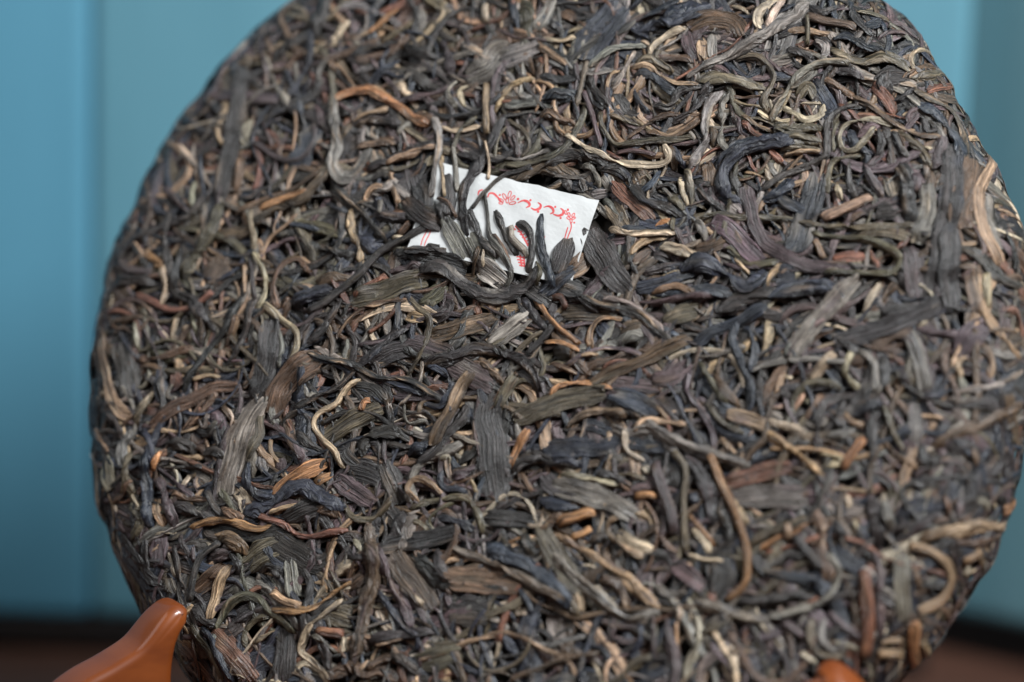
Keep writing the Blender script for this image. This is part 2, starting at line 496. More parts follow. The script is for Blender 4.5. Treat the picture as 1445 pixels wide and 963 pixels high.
        jag = rng.uniform(.3, 1.0) * np.interp(X, np.linspace(-1, 1, 9), rng.uniform(-1, 1, 9)) * min(1.1, width * .2)
        jag2 = rng.uniform(.3, 1.0) * np.interp(X, np.linspace(-1, 1, 9), rng.uniform(-1, 1, 9)) * min(1.1, width * .2)
        lt = jag * np.clip(1 - S / 2.0, 0, 1) + jag2 * np.clip(1 - (Ltot - S) / 2.0, 0, 1)
        lx = lx * (1 + .06 * np.abs(X) ** 4 * np.interp(S, np.linspace(0, max(Ltot, .1), 2 + int(Ltot / 1.3)), rng.normal(0, 1, 2 + int(Ltot / 1.3))))
    else:
        tw = rng.normal(0, .10) if kind == 'r' else 0.02
        rad = np.ones_like(TH)
        if kind == 'r':
            for kk, am in ((2, .10), (3, .13), (4, .10), (5, .09), (6, .06)):
                rad += am * rng.uniform(.4, 1.35) * np.cos(kk * TH + rng.uniform(0, 6.28) + kk * tw * S + .5 * np.sin(S * .3 + rng.uniform(0, 6)))
            for kk in (rng.integers(3, 6), rng.integers(5, 9)):
                rad += rng.uniform(.10, .24) * (np.abs(np.sin(kk * .5 * TH + rng.uniform(0, 6.28) + tw * S * 2 + .6 * np.sin(S * rng.uniform(.15, .45) + rng.uniform(0, 6)))) - .64)
            for _ in range(rng.integers(1, 4)):      # rolled seam: a groove along the upper side
                tg = math.pi / 2 + rng.uniform(-1.2, 1.2) + .35 * np.sin(S * rng.uniform(.1, .4) + rng.uniform(0, 6))
                rad -= rng.uniform(.2, .55) * np.exp(-((TH - tg) / .24) ** 2)
            rad *= 1 + .05 * np.sin(S * rng.uniform(1.5, 3) + TH * 2)
        else:
            rad += .05 * np.cos(3 * TH + rng.uniform(0, 6)) + .04 * np.sin(S * 1.3 + rng.uniform(0, 6)) * np.cos(TH * 2)
        X = np.cos(TH); Z = np.sin(TH)
        if kind == 'r': Z = np.sign(Z) * np.abs(Z) ** 1.35
        lx = X * HW * np.clip(rad, .35, 1.5); lz = Z * TT * .5 * np.clip(rad, .35, 1.5)
        roll = (rng.normal(0, .22) + .25 * np.sin(s * rng.uniform(.1, .3) + rng.uniform(0, 6)))[:, None] if kind == 'r' else 0
        if kind == 'r' and Ltot > 9 and rng.random() < .35:      # a ribbon that turns over once
            sc_ = rng.uniform(.25, .75) * Ltot; wd = rng.uniform(1.6, 3.0)
            tq = np.clip((s - sc_) / wd * .5 + .5, 0, 1); tq = (tq * tq * (3 - 2 * tq))[:, None]
            roll = roll + math.pi * tq
            pin = 1 - .45 * np.exp(-((s - sc_) / (wd * .6)) ** 2)[:, None]
            lx = lx * pin; lz = lz * (2 - pin)
        lx, lz = lx * np.cos(roll) - lz * np.sin(roll), lx * np.sin(roll) + lz * np.cos(roll)
        lt = rng.uniform(-.3, .3) * X * HW * (np.clip(1 - S / 1.2, 0, 1) + np.clip(1 - (Ltot - S) / 1.2, 0, 1))
    lz = lz + lx * slope[:, None]
    U = P[:, 0, None] + B[:, 0, None] * lx + T[:, 0, None] * lt
    Vv = P[:, 1, None] + B[:, 1, None] * lx + T[:, 1, None] * lt
    Hh = zc[:, None] + lz
    # raise the pile
    top = Hh.copy()
    iu = hidx(U, Vv); np.maximum.at(HM, iu, top.astype(np.float32))
    mid = P; zt = zc + (sf[:, 3] if kind == 'f' else 0)
    np.maximum.at(HM, hidx(P[:, 0], P[:, 1]), (zt + tt * .3).astype(np.float32))
    for o in (-.5, .5) if kind != 'f' else ():
        qq = P + B * (hw * o)[:, None]
        np.maximum.at(HM, hidx(qq[:, 0], qq[:, 1]), (zc + tt * .25 + slope * hw * o).astype(np.float32))
    verts = np.stack([U.ravel(), Vv.ravel(), Hh.ravel()], -1)
    # end caps: centre vertices
    c0 = verts[:K].mean(0); c1 = verts[(n - 1) * (K + 1):(n - 1) * (K + 1) + K].mean(0)
    idx = np.arange(n * (K + 1)).reshape(n, K + 1)
    F = np.stack([idx[:-1, :-1], idx[:-1, 1:], idx[1:, 1:], idx[1:, :-1]], -1).reshape(-1, 4)
    Nv = n * (K + 1)
    caps0 = np.stack([np.full(K // 2, Nv), idx[0, 2:K + 1:2][:K // 2], idx[0, 1:K:2][:K // 2], idx[0, 0:K - 1:2][:K // 2]], -1)
    caps1 = np.stack([np.full(K // 2, Nv + 1), idx[-1, 0:K - 1:2][:K // 2], idx[-1, 1:K:2][:K // 2], idx[-1, 2:K + 1:2][:K // 2]], -1)
    F = np.vstack([F, caps0, caps1])
    V = np.vstack([verts, c0, c1])
    ss = np.concatenate([S.ravel(), [0, Ltot]])
    xx = np.concatenate([(lx / max(width * .5, .1)).ravel(), [0, 0]])
    arc = np.concatenate([((TH + math.pi / 2) / (2 * math.pi) * 2 * (HW + TT * .5) * 1.8).ravel(), [0, 0]])
    if kind == 'f': arc = np.concatenate([(lx * 1.5 + np.where(Z < 0, 40.0, 0.0)).ravel(), [0, 0]])
    col = colour(code, V, ss, xx, None)
    rgba = np.concatenate([np.clip(col, .004, .7), np.ones((len(V), 1))], 1)
    off = rng.uniform(0, 400)
    lc = np.stack([ss + off, arc, np.full(len(V), off * .37)], -1)
    LISTS.setdefault(store, []).append((V, F, rgba, lc, Ltot * width, kind))

# --- orientation field for the loose fill
fa = [(rng.normal(0, .03), rng.normal(0, .03), rng.uniform(0, 6.28)) for _ in range(5)]
def field(u, v):
    return sum(math.sin(a * u + b * v + c) for a, b, c in fa) * .9 + .4
# paper ticket outline in photo pixels, kept clear by the loose fill
TK = np.array([(617, 229), (846, 284), (806, 404), (576, 350)], float)
TKUV = to_uv(TK, 1.5)
def in_ticket(P, m=1.0):
    P = np.atleast_2d(P); ok = np.ones(len(P), bool)
    c = TKUV.mean(0)
    for i in range(4):
        a, b = TKUV[i], TKUV[(i + 1) % 4]
        nrm = np.array([-(b - a)[1], (b - a)[0]]); nrm /= np.linalg.norm(nrm)
        sgn = np.sign((c - a) @ nrm)
        ok &= ((P - a) @ nrm) * sgn > -m
    return ok

def random_path(L, c, ang):
    ns = max(4, int(L / 2.0) + 2)
    ds = L / (ns - 1)
    k0 = rng.normal(0, .045); th = ang; p = np.array(c, float); pts = [p.copy()]
    kk = 0.0
    hook = rng.random() < .14
    for i in range(ns - 1):
        kk = .6 * kk + rng.normal(0, .075)
        dk = k0 + kk + (rng.choice([-1, 1]) * .22 if hook and i > ns * .62 else 0)
        th += dk * ds
        p = p + np.array([math.cos(th), math.sin(th)]) * ds
        pts.append(p.copy())
    pts = np.array(pts)
    return pts - pts.mean(0) + np.asarray(c)

CODES = ['k', 'k', 'k', 'k', 'b', 'b', 'b', 'b', 'kb', 'bk', 'ko', 'kt', 'kw', 'kg', 'bg', 'bg', 'g', 'gk', 'gk', 'o', 'ok', 'w', 'wk', 'wk', 'p', 'p',
         'pk', 'pk', 'pt', 't', 'tw', 'y', 'rk', 'gt']
def fill(count, fine, lmu, wmu, avoid):
    done = 0
    while done < count:
        # best of a few spots: the lowest hollow in the pile
        best = None
        for _ in range(5):
            rho = RHO_MAX * math.sqrt(rng.random()) * .985; phi = rng.uniform(0, 2 * math.pi)
            c = (rho * math.cos(phi), rho * math.sin(phi))
            i, j = int(c[1] / CELL + H0), int(c[0] / CELL + H0)
            hh = HM[max(0, i - 4):i + 5, max(0, j - 4):j + 5].mean()
            if best is None or hh < best[0]: best = (hh, c, rho, phi)
        _, c, rho, phi = best
        L = float(np.clip(lmu * math.exp(rng.normal(0, .45)), 4, 46))
        w = float(np.clip(wmu * math.exp(rng.normal(0, .38)), .7, 4.6))
        u = rng.random()
        kind = 'r' if u < .78 else ('f' if u < .95 else 's')
        if kind == 'f': w = float(np.clip(w * 2.0, 2.4, 6.5)); L = min(L, 20)
        if kind == 's': w = min(w, 1.5)
        ang = field(*c) + rng.normal(0, .45) if rng.random() < .5 else rng.uniform(0, 6.28)
        if rho > 92 and rng.random() < .55: ang = phi + math.pi / 2 + rng.normal(0, .35)
        p = random_path(L, c, ang)
        rr = np.hypot(p[:, 0], p[:, 1])
        p = p * np.minimum(1, (RHO_MAX - 1) / np.maximum(rr, 1))[:, None]
        if avoid and in_ticket(p, 2.0).any(): continue
        code = CODES[rng.integers(len(CODES))]
        if kind == 's': code = ['w', 'r', 't', 'w', 'o', 'p', 'k'][rng.integers(7)]
        lay(p, w, kind, code, fine=fine)
        done += 1
fill(950, False, 16, 2.2, False)
fill(1050, True, 22, 1.65, True)
fill(800, True, 19, 1.15, True)
fill(450, False, 6, 1.0, True)
fill(750, False, 20, .95, True)

# ------------------------------------------------------------------ paper ticket pressed into the face
hs = HM[hidx(*[np.array([TKUV[:, i].min(), TKUV[:, i].max()]) for i in (0, 1)])]
gi = np.linspace(0, 1, 31); gj = np.linspace(0, 1, 21)
GI, GJ = np.meshgrid(gi, gj)
def bil(a, b):
    return ((1 - a) * (1 - b))[..., None] * TKUV[0] + (a * (1 - b))[..., None] * TKUV[1] + (a * b)[..., None] * TKUV[2] + ((1 - a) * b)[..., None] * TKUV[3]
PUV = bil(GI, GJ)
_f = np.linspace(0, 1, 140); _a, _b = np.meshgrid(_f, _f); _q = bil(_a, _b)
hmax = HM[hidx(_q[..., 0], _q[..., 1])]
HP = float(hmax.max()) + .15
def paper_h(uv):
    u, v = uv[..., 0], uv[..., 1]
    return HP + .16 * np.sin(u * .17 + 1.0) + .10 * np.sin(v * .31 + u * .1) + .05 * np.sin(u * .9 + v * .7) + .04 * np.sin(v * 1.3 - u * .5 + 2)
ph = paper_h(PUV)
nI, nJ = len(gi), len(gj)
idx = np.arange(nI * nJ).reshape(nJ, nI)
Ft = np.stack([idx[:-1, :-1], idx[1:, :-1], idx[1:, 1:], idx[:-1, 1:]], -1).reshape(-1, 4)
loop = np.concatenate([idx[0, :], idx[1:, -1], idx[-1, -2::-1], idx[-2:0:-1, 0]])
Fs = np.stack([loop, np.roll(loop, -1), np.roll(loop, -1) + nI * nJ, loop + nI * nJ], -1)
PAPER_F = np.vstack([Ft, Ft[:, ::-1] + nI * nJ, Fs])
np.maximum.at(HM, hidx(PUV[..., 0], PUV[..., 1]), ph.astype(np.float32))
fine_i = np.linspace(0, 1, 120); FI, FJ = np.meshgrid(fine_i, fine_i); FUV = bil(FI, FJ)
np.maximum.at(HM, hidx(FUV[..., 0], FUV[..., 1]), paper_h(FUV).astype(np.float32))

# ------------------------------------------------------------------ the leaves one can tell apart in the photograph
# tile: (x, y of the looked-at crop in photo pixels, magnification); rows: kind, tones, width, points
TILES = dict(A=(400, 0), B=(760, 0), C=(1085, 0), D=(120, 200), E=(360, 200), F=(760, 200), G=(1085, 200), H=(120, 420), I=(400, 420),
             J=(720, 420), K=(1085, 420), L=(130, 640), M=(460, 640), N=(780, 640), O=(1085, 700), P=(240, 760), Z=(560, 180))
TRACES = {
'A': '''
f bg 160: 60,960 120,820 200,720
r! b 60: 40,540 100,430 150,330 150,170
r w 45: 240,350 350,300 480,240 530,210
r ot 45: 540,240 650,180 740,110
r n 42: 460,190 560,120 650,50
r p 62: 880,220 930,300 940,420
r k 75: 680,240 760,300 880,335
f! g 150: 1030,430 1150,390 1200,290 1290,270
f! g 170: 1230,340 1330,300 1440,250
r b 50: 480,470 560,400 650,330
r k 90: 380,720 520,680 680,690
r p 65: 700,570 850,530 960,490
s y 45: 1140,20 1150,130
r b 65: 1290,10 1330,180
r t 38: 400,690 500,640 600,605
r w 40: 420,830 540,790 620,780
r k 55: 560,920 700,860 870,800
r w 42: 740,640 830,670 860,740
r gw 40: 640,760 690,710 740,690
s! t 42: 1150,470 1145,600 1150,760
r y 38: 1050,475 1000,510 1020,600
r g 30: 980,450 930,530 980,610
r tw 40: 1420,440 1300,480 1220,580 1190,640
r g 75: 1450,590 1340,590 1240,600
r! o 32: 1090,650 1000,740 960,850 1000,930 1060,945
r o 26: 1260,670 1350,730 1390,820 1340,900
r og 24: 1270,710 1210,780 1190,920
r! nt 62: 280,570 390,515 490,505 580,555 660,610 730,665 830,705
r p 34: 1280,760 1310,830 1330,890
r k 60: 380,330 500,270 650,230
r w 50: 120,300 60,330 20,400
r k 60: 180,60 190,130 170,230
r g 60: 220,480 200,420 260,330
''',
'B': '''
f! b 215: 250,340 300,230 390,120 470,10
r b 120: 540,180 700,130 850,70 980,10
r bk 62: 580,100 700,50 800,-10
r t 52: 0,260 90,320 170,370
f g 80: -20,170 30,90 80,-20
r yt 42: 20,215 120,225 220,200
r y 42: 150,175 250,160
r bk 95: -10,570 100,545 215,525
r w 62: 0,650 110,670 215,710
f k 90: 430,540 490,620 560,650
r bk 48: 530,490 560,570 625,650
r bk 60: 540,420 640,430 720,490 780,540
f w 115: 850,160 960,110 1090,120 1150,210
f p 72: 830,180 850,260 890,340
f tp 62: 915,210 930,340
f g 56: 980,190 985,330
r w 48: 680,330 790,325 880,345
r o 55: 545,350 650,350 760,400
r og 95: 890,440 1050,450 1200,480 1290,490
r kg 62: 630,600 740,600 800,520 930,490
r! gt 60: 280,385 400,290 500,260 615,250
r yt 48: 630,320 650,260 730,200 835,155
r g 50: 545,280 490,380 415,520
r t 30: 380,530 410,430 460,400
r tk 36: 520,380 620,375 700,430 780,470 905,482
r g 48: 275,310 255,430 210,600
r k 56: 280,430 330,530 400,620
r ko 40: 265,480 300,570 370,630
s p 30: 255,520 300,640 358,835
r ot 32: 390,660 500,690 570,710
r w 46: 485,795 590,720 690,660 800,640
r wt 52: 610,740 740,770 840,730 930,660
r! k 62: 985,465 920,560 860,630 735,710
r! og 42: 350,630 360,720 410,800 510,820 640,800 760,795 880,770
r! gy 56: 1050,510 970,590 940,720 950,800 900,880 855,965
r w 56: 985,700 990,830
r k 85: 0,950 130,890 280,890 420,935
r! o 46: 255,590 240,680 180,800 100,880 0,910 -110,935 -200,930
r! y 46: 150,760 230,810 340,870 480,920 640,930 720,915 735,880 708,815
s p 32: 440,860 560,860 665,880
f w 54: 735,830 765,960
r bg 85: 1050,910 1130,830 1250,810 1450,790
r b 62: 1005,970 1060,890 1150,850
r g 46: 1090,525 1040,580 1040,700 1030,800 1075,868
r pw 62: 1075,580 1110,660 1140,750 1180,775
r ro 42: 1150,690 1220,760 1290,810 1330,880 1385,925
r w 30: 1140,650 1220,700 1330,745
r o 30: 1090,560 1200,600 1300,610
r w 27: 1090,548 1200,550 1360,543
r! og 38: 1100,330 1180,318 1260,340 1330,430 1280,540 1270,600 1300,640
r tw 34: 1450,450 1400,560 1305,690
r! y 62: 1255,170 1245,90 1300,25 1360,-40
r! y 52: 1295,175 1330,80 1395,-20
r y 40: 1090,20 1150,40 1190,75
r! gk 78: 835,435 950,370 1090,305 1260,215 1380,130 1460,75 1530,-10
r k 55: -10,430 90,450 210,440
r k 40: 60,100 120,180
r k 52: 20,800 90,830 150,800
''',
'C': '''
r y 46: -5,120 30,50 75,-10
s w 58: 215,90 350,125 495,150
r kb 62: 450,-10 490,90 540,150 595,195
r k 55: 230,20 300,70 390,30
r ow 44: 500,60 600,80 690,125
r pk 62: 600,10 700,90 760,140 825,195
f b 70: 550,140 640,120
r p 50: 615,215 700,180 795,190
r p 36: 860,290 865,230 830,180
r k 34: 760,300 740,255 825,240
r yt 36: 825,390 808,320 850,285 920,330 955,365
f k 130: 600,480 700,430 790,430
r k 62: 690,400 640,470 700,520
r k 55: 640,560 740,560 830,490
r t 46: 100,180 200,170 290,190 365,188
s o 28: 215,90 220,180 215,250
r kg 62: 110,260 200,300 260,330
r gk 60: 270,215 320,270 300,330
r! bk 76: 360,215 450,205 560,270 650,290 720,325 805,395
r! oy 52: 345,265 430,330 520,350 620,330 720,350 800,402
r g 64: 280,390 200,440 100,510
r kp 56: 370,400 470,415 545,450
f bk 72: 255,450 310,530 375,630
r w 40: 300,445 400,490 490,550
f r 62: 590,480 650,540 715,640
r o 62: 130,700 40,740 200,730 315,735
r og 70: 10,790 150,785 305,800
r o 40: 60,850 180,840 300,860
r t 32: 80,880 200,862 300,858
f o 60: 160,550 220,490 260,560
r yo 44: 320,590 290,660 210,690 150,650 50,600
r y 24: 175,582 300,585
r! gt 56: 5,690 60,590 120,490 180,420 270,370 360,360 460,368
r! k 48: 530,600 440,610 370,650 335,710 330,800 325,880 240,930 150,965 60,1000 -60,1090
r o 28: 390,680 362,760 368,860
r p 60: 660,850 600,900 560,960
r b 60: 450,730 480,800 470,850
r! yo 40: 715,705 600,680 500,685 430,710 397,770 420,845 480,852 545,790 605,715
r o 44: 520,870 430,890 360,920 335,1010 330,1100
r kw 58: 655,710 690,820 705,960
r k 40: 620,725 640,800 615,890
r kb 50: 700,740 740,830 800,900
r o 46: 720,740 790,790 870,850 925,960
r! wt 42: 470,540 570,590 650,650 750,715 860,760 975,772
r t 28: 850,790 910,765 970,780
r p 38: 790,695 800,640 850,612
r k 60: 870,660 900,740 960,720
r! ot 66: 825,505 940,570 1040,630 1090,720 1120,830 1085,915
r! bk 74: 845,590 940,640 1010,720 1075,800 1085,900
r p 64: 990,755 965,870 930,960
r og 60: 820,432 920,425 1000,415 1050,470 1085,530
f r 52: 900,510 1040,500
f w 62: 930,540 1020,560 1090,570
f b 92: 1130,690 1190,770
r tw 44: 1130,785 1210,780 1240,880 1250,970
r k 60: 1100,560 1120,640 1110,720
s y 30: 890,830 920,845
r p 34: 1260,860 1300,890 1330,950
''',
'D': '''
f! k 112: 900,-420 870,-250 830,0 790,180 755,330
r w 44: 390,170 370,350 325,530
r y 62: 625,215 615,370
r b 54: 650,70 660,220 685,340
r! o 84: 775,330 750,450 700,560 620,660 555,790
f w 150: 690,800 780,640
r p 44: 450,250 520,340 590,400
r k 60: 465,390 450,560 470,700 500,840 600,900
r k 52: 540,580 520,720 510,830
r y 44: 440,700 455,840 430,940
r y 60: 900,30 910,-60 940,-130
r w 60: 880,60 870,190 840,300
r w 42: 845,405 960,350 1100,290 1250,230 1350,130
r! n 42: 985,392 1120,332 1280,283
r t 30: 1000,650 1040,560 1130,490 1210,395
r t 32: 905,690 912,865
r k 30: 930,650 950,780 960,900
r! yg 48: 940,390 950,500 960,630
r! yo 32: 955,620 1010,720 1020,820 975,950
r w 40: 960,640 1010,690 1070,710
r! wt 50: 1085,950 1065,800 1120,690 1210,660 1275,735
r bk 75: 1140,925 1260,880 1410,820
r k 44: 520,850 620,890 670,960
r n 44: 380,690 430,700 330,620
r t 60: 420,50 430,120
r g 60: 280,440 260,520
r p 50: 180,660 260,720 380,740
r k 70: 160,800 260,790 400,800
r g 40: 110,900 130,780 150,690
r t 50: 150,850 140,960
r b 60: 860,300 930,310 1000,250
''',
'E': '''
f k 160: 850,150 870,250 895,350
r g 48: 755,210 830,280 905,365
r w 72: 715,395 800,390 875,378
r k 62: 665,405 780,430 925,425
r t 42: 615,340 660,270 725,250
s g 34: 702,325 702,405
r bk 48: 385,330 460,370 545,395
r! kt 74: 415,245 500,330 580,390 640,450 700,520 735,565
r! tk 48: 540,380 545,500 580,580 600,690
r b 90: 600,520 660,600 720,580
s w 38: 800,515 872,452
s y 26: 768,535 845,535
r k 90: 780,610 900,650 1070,600
r w 64: 335,790 450,770 570,775
r k 66: 345,590 450,620 570,655
r b 60: 200,470 280,480 370,500
r p 60: 740,745 840,720 935,690
f! og 140: 530,900 700,860 830,800 955,770
f ok 115: 930,910 1010,860 1065,800
s r 48: 555,870 640,820 740,755
r! gt 74: 441,-240 450,-100 470,30 447,130 490,205 550,185 610,110 655,30
r wt 50: 570,30 680,10 790,0
r k 52: 620,150 760,110 880,70
r t 46: 740,130 880,80 1040,20
f y 60: 955,110 1000,100 1030,70
s! ko 46: 290,965 430,885 560,780 640,690 720,610 860,545 960,490 1105,385
''',
'H': '''
f k 150: 190,240 230,400 255,560
f! ty 70: 95,215 100,380 130,520 200,640 265,672
r w 40: 130,145 240,120 340,108
r! y 42: 278,135 290,230 312,308
r b 46: 180,180 260,290 310,350
r w 46: 295,352 420,340 610,283
r y 38: 525,105 490,250
r y 40: 540,180 590,160
r k 54: 600,20 665,140 650,280
r kg 60: 650,60 710,150 745,200
r k 48: 890,-20 800,180 690,310 610,430 560,540
r w 30: 855,105 810,240 780,275
r kw 42: 950,0 920,160 870,280 795,380
f! k 140: 1050,110 1040,300 1010,450 950,570
f! w 180: 1340,320 1200,430 1110,520 1055,660
f! gw 185: 1010,570 930,680 880,800 830,950 785,1120
f o 70: 990,640 980,780 900,920
r g 36: 1080,150 1110,260 1100,400
f! w 80: 860,500 720,510 600,580 480,640 365,725
r t 30: 610,470 680,440 760,445
r y 42: 1000,30 1120,130 1200,200 1200,300 1165,385
r k 44: 430,440 445,600 410,700
r w 42: 300,450 330,385 430,400
r g 34: 490,470 470,560 520,570
f r 90: 500,420 540,500
r oy 66: 390,520 310,640 285,730
f r 70: 350,640 400,650
r g 66: 270,750 210,860 235,970
r b 50: 315,740 380,840 382,970
r w 50: 460,860 410,900 390,960
r k 80: 440,830 560,830 620,870
r k 70: 640,880 720,870 800,900
r ko 60: 620,750 700,770 760,680
r g 34: 640,690 670,740 700,650
r y 26: 800,620 835,680 810,740
r t 40: 50,740 110,840 130,900
r k 60: 110,640 170,710 200,790
''',
'I': '''
r kw 85: 320,0 220,180 120,265
r kb 95: 700,165 590,240 490,330 410,395
f k 135: 740,285 620,310 500,375
f p 115: 690,245 790,270 900,310 975,360
f! wt 120: 830,215 980,180 1100,140 1200,105
f k 90: 860,120 930,60 900,20
f gk 115: 1390,95 1280,180 1170,260
f ty 64: 690,100 800,120
s r 26: 480,200 570,130 630,60
f pg 140: 930,365 1050,430 1190,510
r w 54: 1105,345 1190,420 1255,500
r! wt 46: 285,240 370,120 460,60 560,25 695,8
r! k 95: 780,372 960,345 1080,300 1200,310 1320,350 1410,430 1445,530
r! ok 42: 705,-10 770,70 825,130 812,230 780,320 695,450
r! kt 44: 125,300 240,345 380,370 480,430 570,460 700,465 820,530 908,588
r b 40: 560,460 700,510 810,560
r! bk 46: 815,385 900,420 955,490 930,570 880,620 785,600
r k 64: 575,485 592,600 615,725
f ok 125: 550,620 420,680 300,750 220,805
f k 100: 400,505 490,520 555,585
s n 40: 440,640 460,590 490,580
r kw 66: 410,400 310,500 190,560 60,620
r g 60: 100,500 140,560 180,540
r! yt 42: 435,465 370,500 300,600 200,660 172,720 220,800 290,870 345,965
r k 95: 420,900 490,780 620,755 715,800
r b 100: 690,900 790,840 835,790
r k 66: 80,745 140,820 225,865
f k 90: 330,820 360,900 420,960
r g 30: 685,605 702,710 800,690
r! k 62: 1050,590 1000,700 920,790 860,870 760,950
f! wt 80: 1085,405 1010,500 960,620 900,720 845,840
f ow 66: 1315,440 1250,550 1205,640
f o 150: 830,0 800,40
f! n 54: 1385,745 1320,860 1275,965
f! k 195: 1185,530 1150,670 1180,800 1190,960 1215,1170
r y 28: 930,790 960,810
''',
'J': '''
r k 60: 540,560 650,620 740,690
f ok 100: 280,80 450,85 610,90
f w 92: 620,190 735,150
f oy 115: 870,130 1060,60
f b 80: 1450,40 1300,130 1150,190 1050,265
r k 62: 1050,125 1200,90 1340,40
r kb 62: 70,-20 130,90 210,190
s! n 32: 130,-10 200,90 270,170 395,265
s k 46: 285,105 200,220 95,325
r n 34: 190,255 290,260 395,305
r! tn 46: 640,120 520,115 460,170 443,230 462,295
f b 90: 500,150 560,230
f k 90: 240,310 340,320
r pt 42: 315,395 420,330 530,283 640,290 765,335
r tw 34: 400,340 450,330 500,325
r wt 40: 220,370 300,400 390,440
r! kt 46: 410,-5 500,40 640,70 740,110 830,190 915,250
r g 46: 520,5 640,20 740,80 820,140 880,190
f p 95: 580,480 720,490 860,510
f p 105: 800,450 900,450 1015,365
r! n 42: 205,565 270,500 370,480 480,490 595,525
f! wo 74: 445,485 580,420 740,360 880,290 1015,222
f! o 140: 20,690 150,640 300,580 450,550 535,540
r k 60: 560,560 620,600 720,680
f! bg 115: 570,550 700,580 840,655
f k 75: 830,560 900,620 970,690
r t 32: 765,565 830,620 895,695
r wt 66: 310,740 400,670 510,640 665,670
r gw 48: 1035,330 1150,330 1335,278
r b 62: 1290,120 1255,240 1300,370 1360,500 1350,650
r bk 60: 1330,160 1380,260 1360,420
r o 46: 1065,355 1140,480 1230,610
r w 54: 1150,435 1220,530 1305,615
r p 48: 1012,400 1000,530 1080,630 1140,740 1155,860
r b 52: 1105,625 1180,740 1280,800 1395,810
r o 42: 1105,598 1200,710 1325,772
f tp 92: 1225,655 1350,690 1470,745
r t 50: 1190,790 1240,850 1290,900
r g 62: 560,720 640,770 800,760 900,850 985,955
r! gb 64: 765,695 900,790 1050,860 1180,900 1360,955
r t 42: 700,760 760,690 850,700 1000,720
r y 36: 655,740 660,860 770,925
f! bk 115: 185,860 350,850 510,850 625,815
r k 72: 30,955 130,890 250,920 410,955
r k 60: 130,520 190,460 240,520
''',
'K': '''
f g 100: 100,330 200,220 260,120
f! k 115: 375,250 520,210 680,160 850,90 980,25
r k 90: 640,60 760,70 900,30
f w 84: 590,280 700,210 810,180
r p 52: 825,165 940,200 1080,205
r w 56: 1235,180 1330,180 1415,205
r rk 54: 1315,70 1390,70 1440,170 1440,240
f pw 150: 1230,145 1130,230 1075,330
r tn 44: 1115,320 1068,380 1092,445
r wt 46: 1205,250 1265,360 1250,460
f! gk 92: 795,195 840,310 870,430 885,530
f wt 66: 650,310 760,310
r yo 42: 480,300 428,400 460,470 515,525
r g 52: 515,295 590,370 600,460 625,560
r k 60: 650,330 660,420 650,520
r k 60: 740,400 790,500
f ty 70: 370,310 310,380 240,470
r y 50: 80,440 130,450
r t 52: 200,540 140,640
r k 70: 130,560 60,520
r! gt 48: 1055,528 1200,515 1330,480 1450,415
r g 42: 1010,565 1100,590 1215,565
r b 60: 850,580 960,560 1030,510
r! w 68: 915,855 1040,780 1180,730 1320,660 1450,595
f g 90: 1030,640 1110,690
r ow 38: 650,610 700,750 765,870
r t 52: 840,665 990,680
f gp 84: 820,590 825,840
r! kp 62: 285,885 278,740 310,610 400,560 495,550
f k 115: 480,560 595,570
r b 50: 480,680 560,620 640,600
r y 44: 280,880 380,905 400,930 320,955
r g 52: 325,795 490,738
r tw 40: 420,650 470,700 550,730
s n 54: 535,795 460,900 415,970
r tk 42: 645,815 720,890 840,960
r k 62: 590,660 590,800 570,960
r yg 64: -10,705 120,740 240,800
r! tp 62: -30,765 100,840 220,930 300,1010
r w 40: 300,540 240,640 200,700
r k 60: 870,830 880,900 960,950
r p 66: 950,860 1010,900
r w 50: 1160,840 1180,960
r b 60: 1300,720 1310,900
r g 50: 350,100 300,60
''',
'L': '''
f yo 115: 75,20 80,100 105,200
r o 82: 215,-10 190,100 235,240
r w 42: 95,285 170,230 225,150
r! bk 84: 315,-20 300,120 310,260 335,420
r n 46: 395,-10 360,60 345,100
r! p 84: 355,130 410,240 450,350 465,440
f ty 62: 355,255 370,330 405,410
r y 42: 215,230 275,320
r o 62: 205,290 275,380 220,500
r p 66: 130,370 180,450
r w 52: 440,225 550,260 670,262
r kg 88: 445,285 560,330 715,365
s k 42: 645,210 690,300 755,365
r y 44: 510,190 540,120 550,140
r k 66: 540,60 640,80
f k 95: 670,410 800,440 920,460 1110,425
r! nw 46: 545,425 640,390 760,380 870,415 960,430 1015,395
r w 60: 730,300 790,340 860,370
r bk 92: 880,50 880,160 940,240 1070,265
f g 80: 960,20 970,100
f! n 95: 1030,240 1100,170 1190,120 1260,80 1320,50
f n 60: 1240,190 1350,115
r! b 95: 860,325 990,300 1080,240 1190,180 1290,240 1430,315
r t 32: 1000,340 1100,310 1180,285
f k 115: 1095,375 1210,320 1310,285
r w 70: 1270,320 1340,330 1410,370
r! r 42: 935,348 1060,390 1130,440 1230,470 1450,435
f ok 155: 860,640 980,560 1085,515
f k 140: 1010,480 1140,560 1250,620 1340,590
r k 66: 940,680 1000,640 1080,700
f w 105: 575,790 660,720 750,635
r k 64: 780,560 830,640 810,700
f! tw 64: 775,630 720,730 690,830 662,940
s k 42: 725,500 620,580 580,680 548,840
r! wo 84: 680,470 780,490 890,570
r k 56: 500,450 520,520 560,590
r p 50: 570,500 580,620
r p 50: 510,570 545,600
r k 64: 300,470 298,600 320,700 390,745
r k 48: 455,510 480,640 525,780
f p 115: 380,480 368,640
r y 32: 425,560 465,700
f o 84: 415,700 455,810
r k 64: 130,440 230,560 300,650
r! wp 54: 100,470 170,630 230,760 275,860
''',
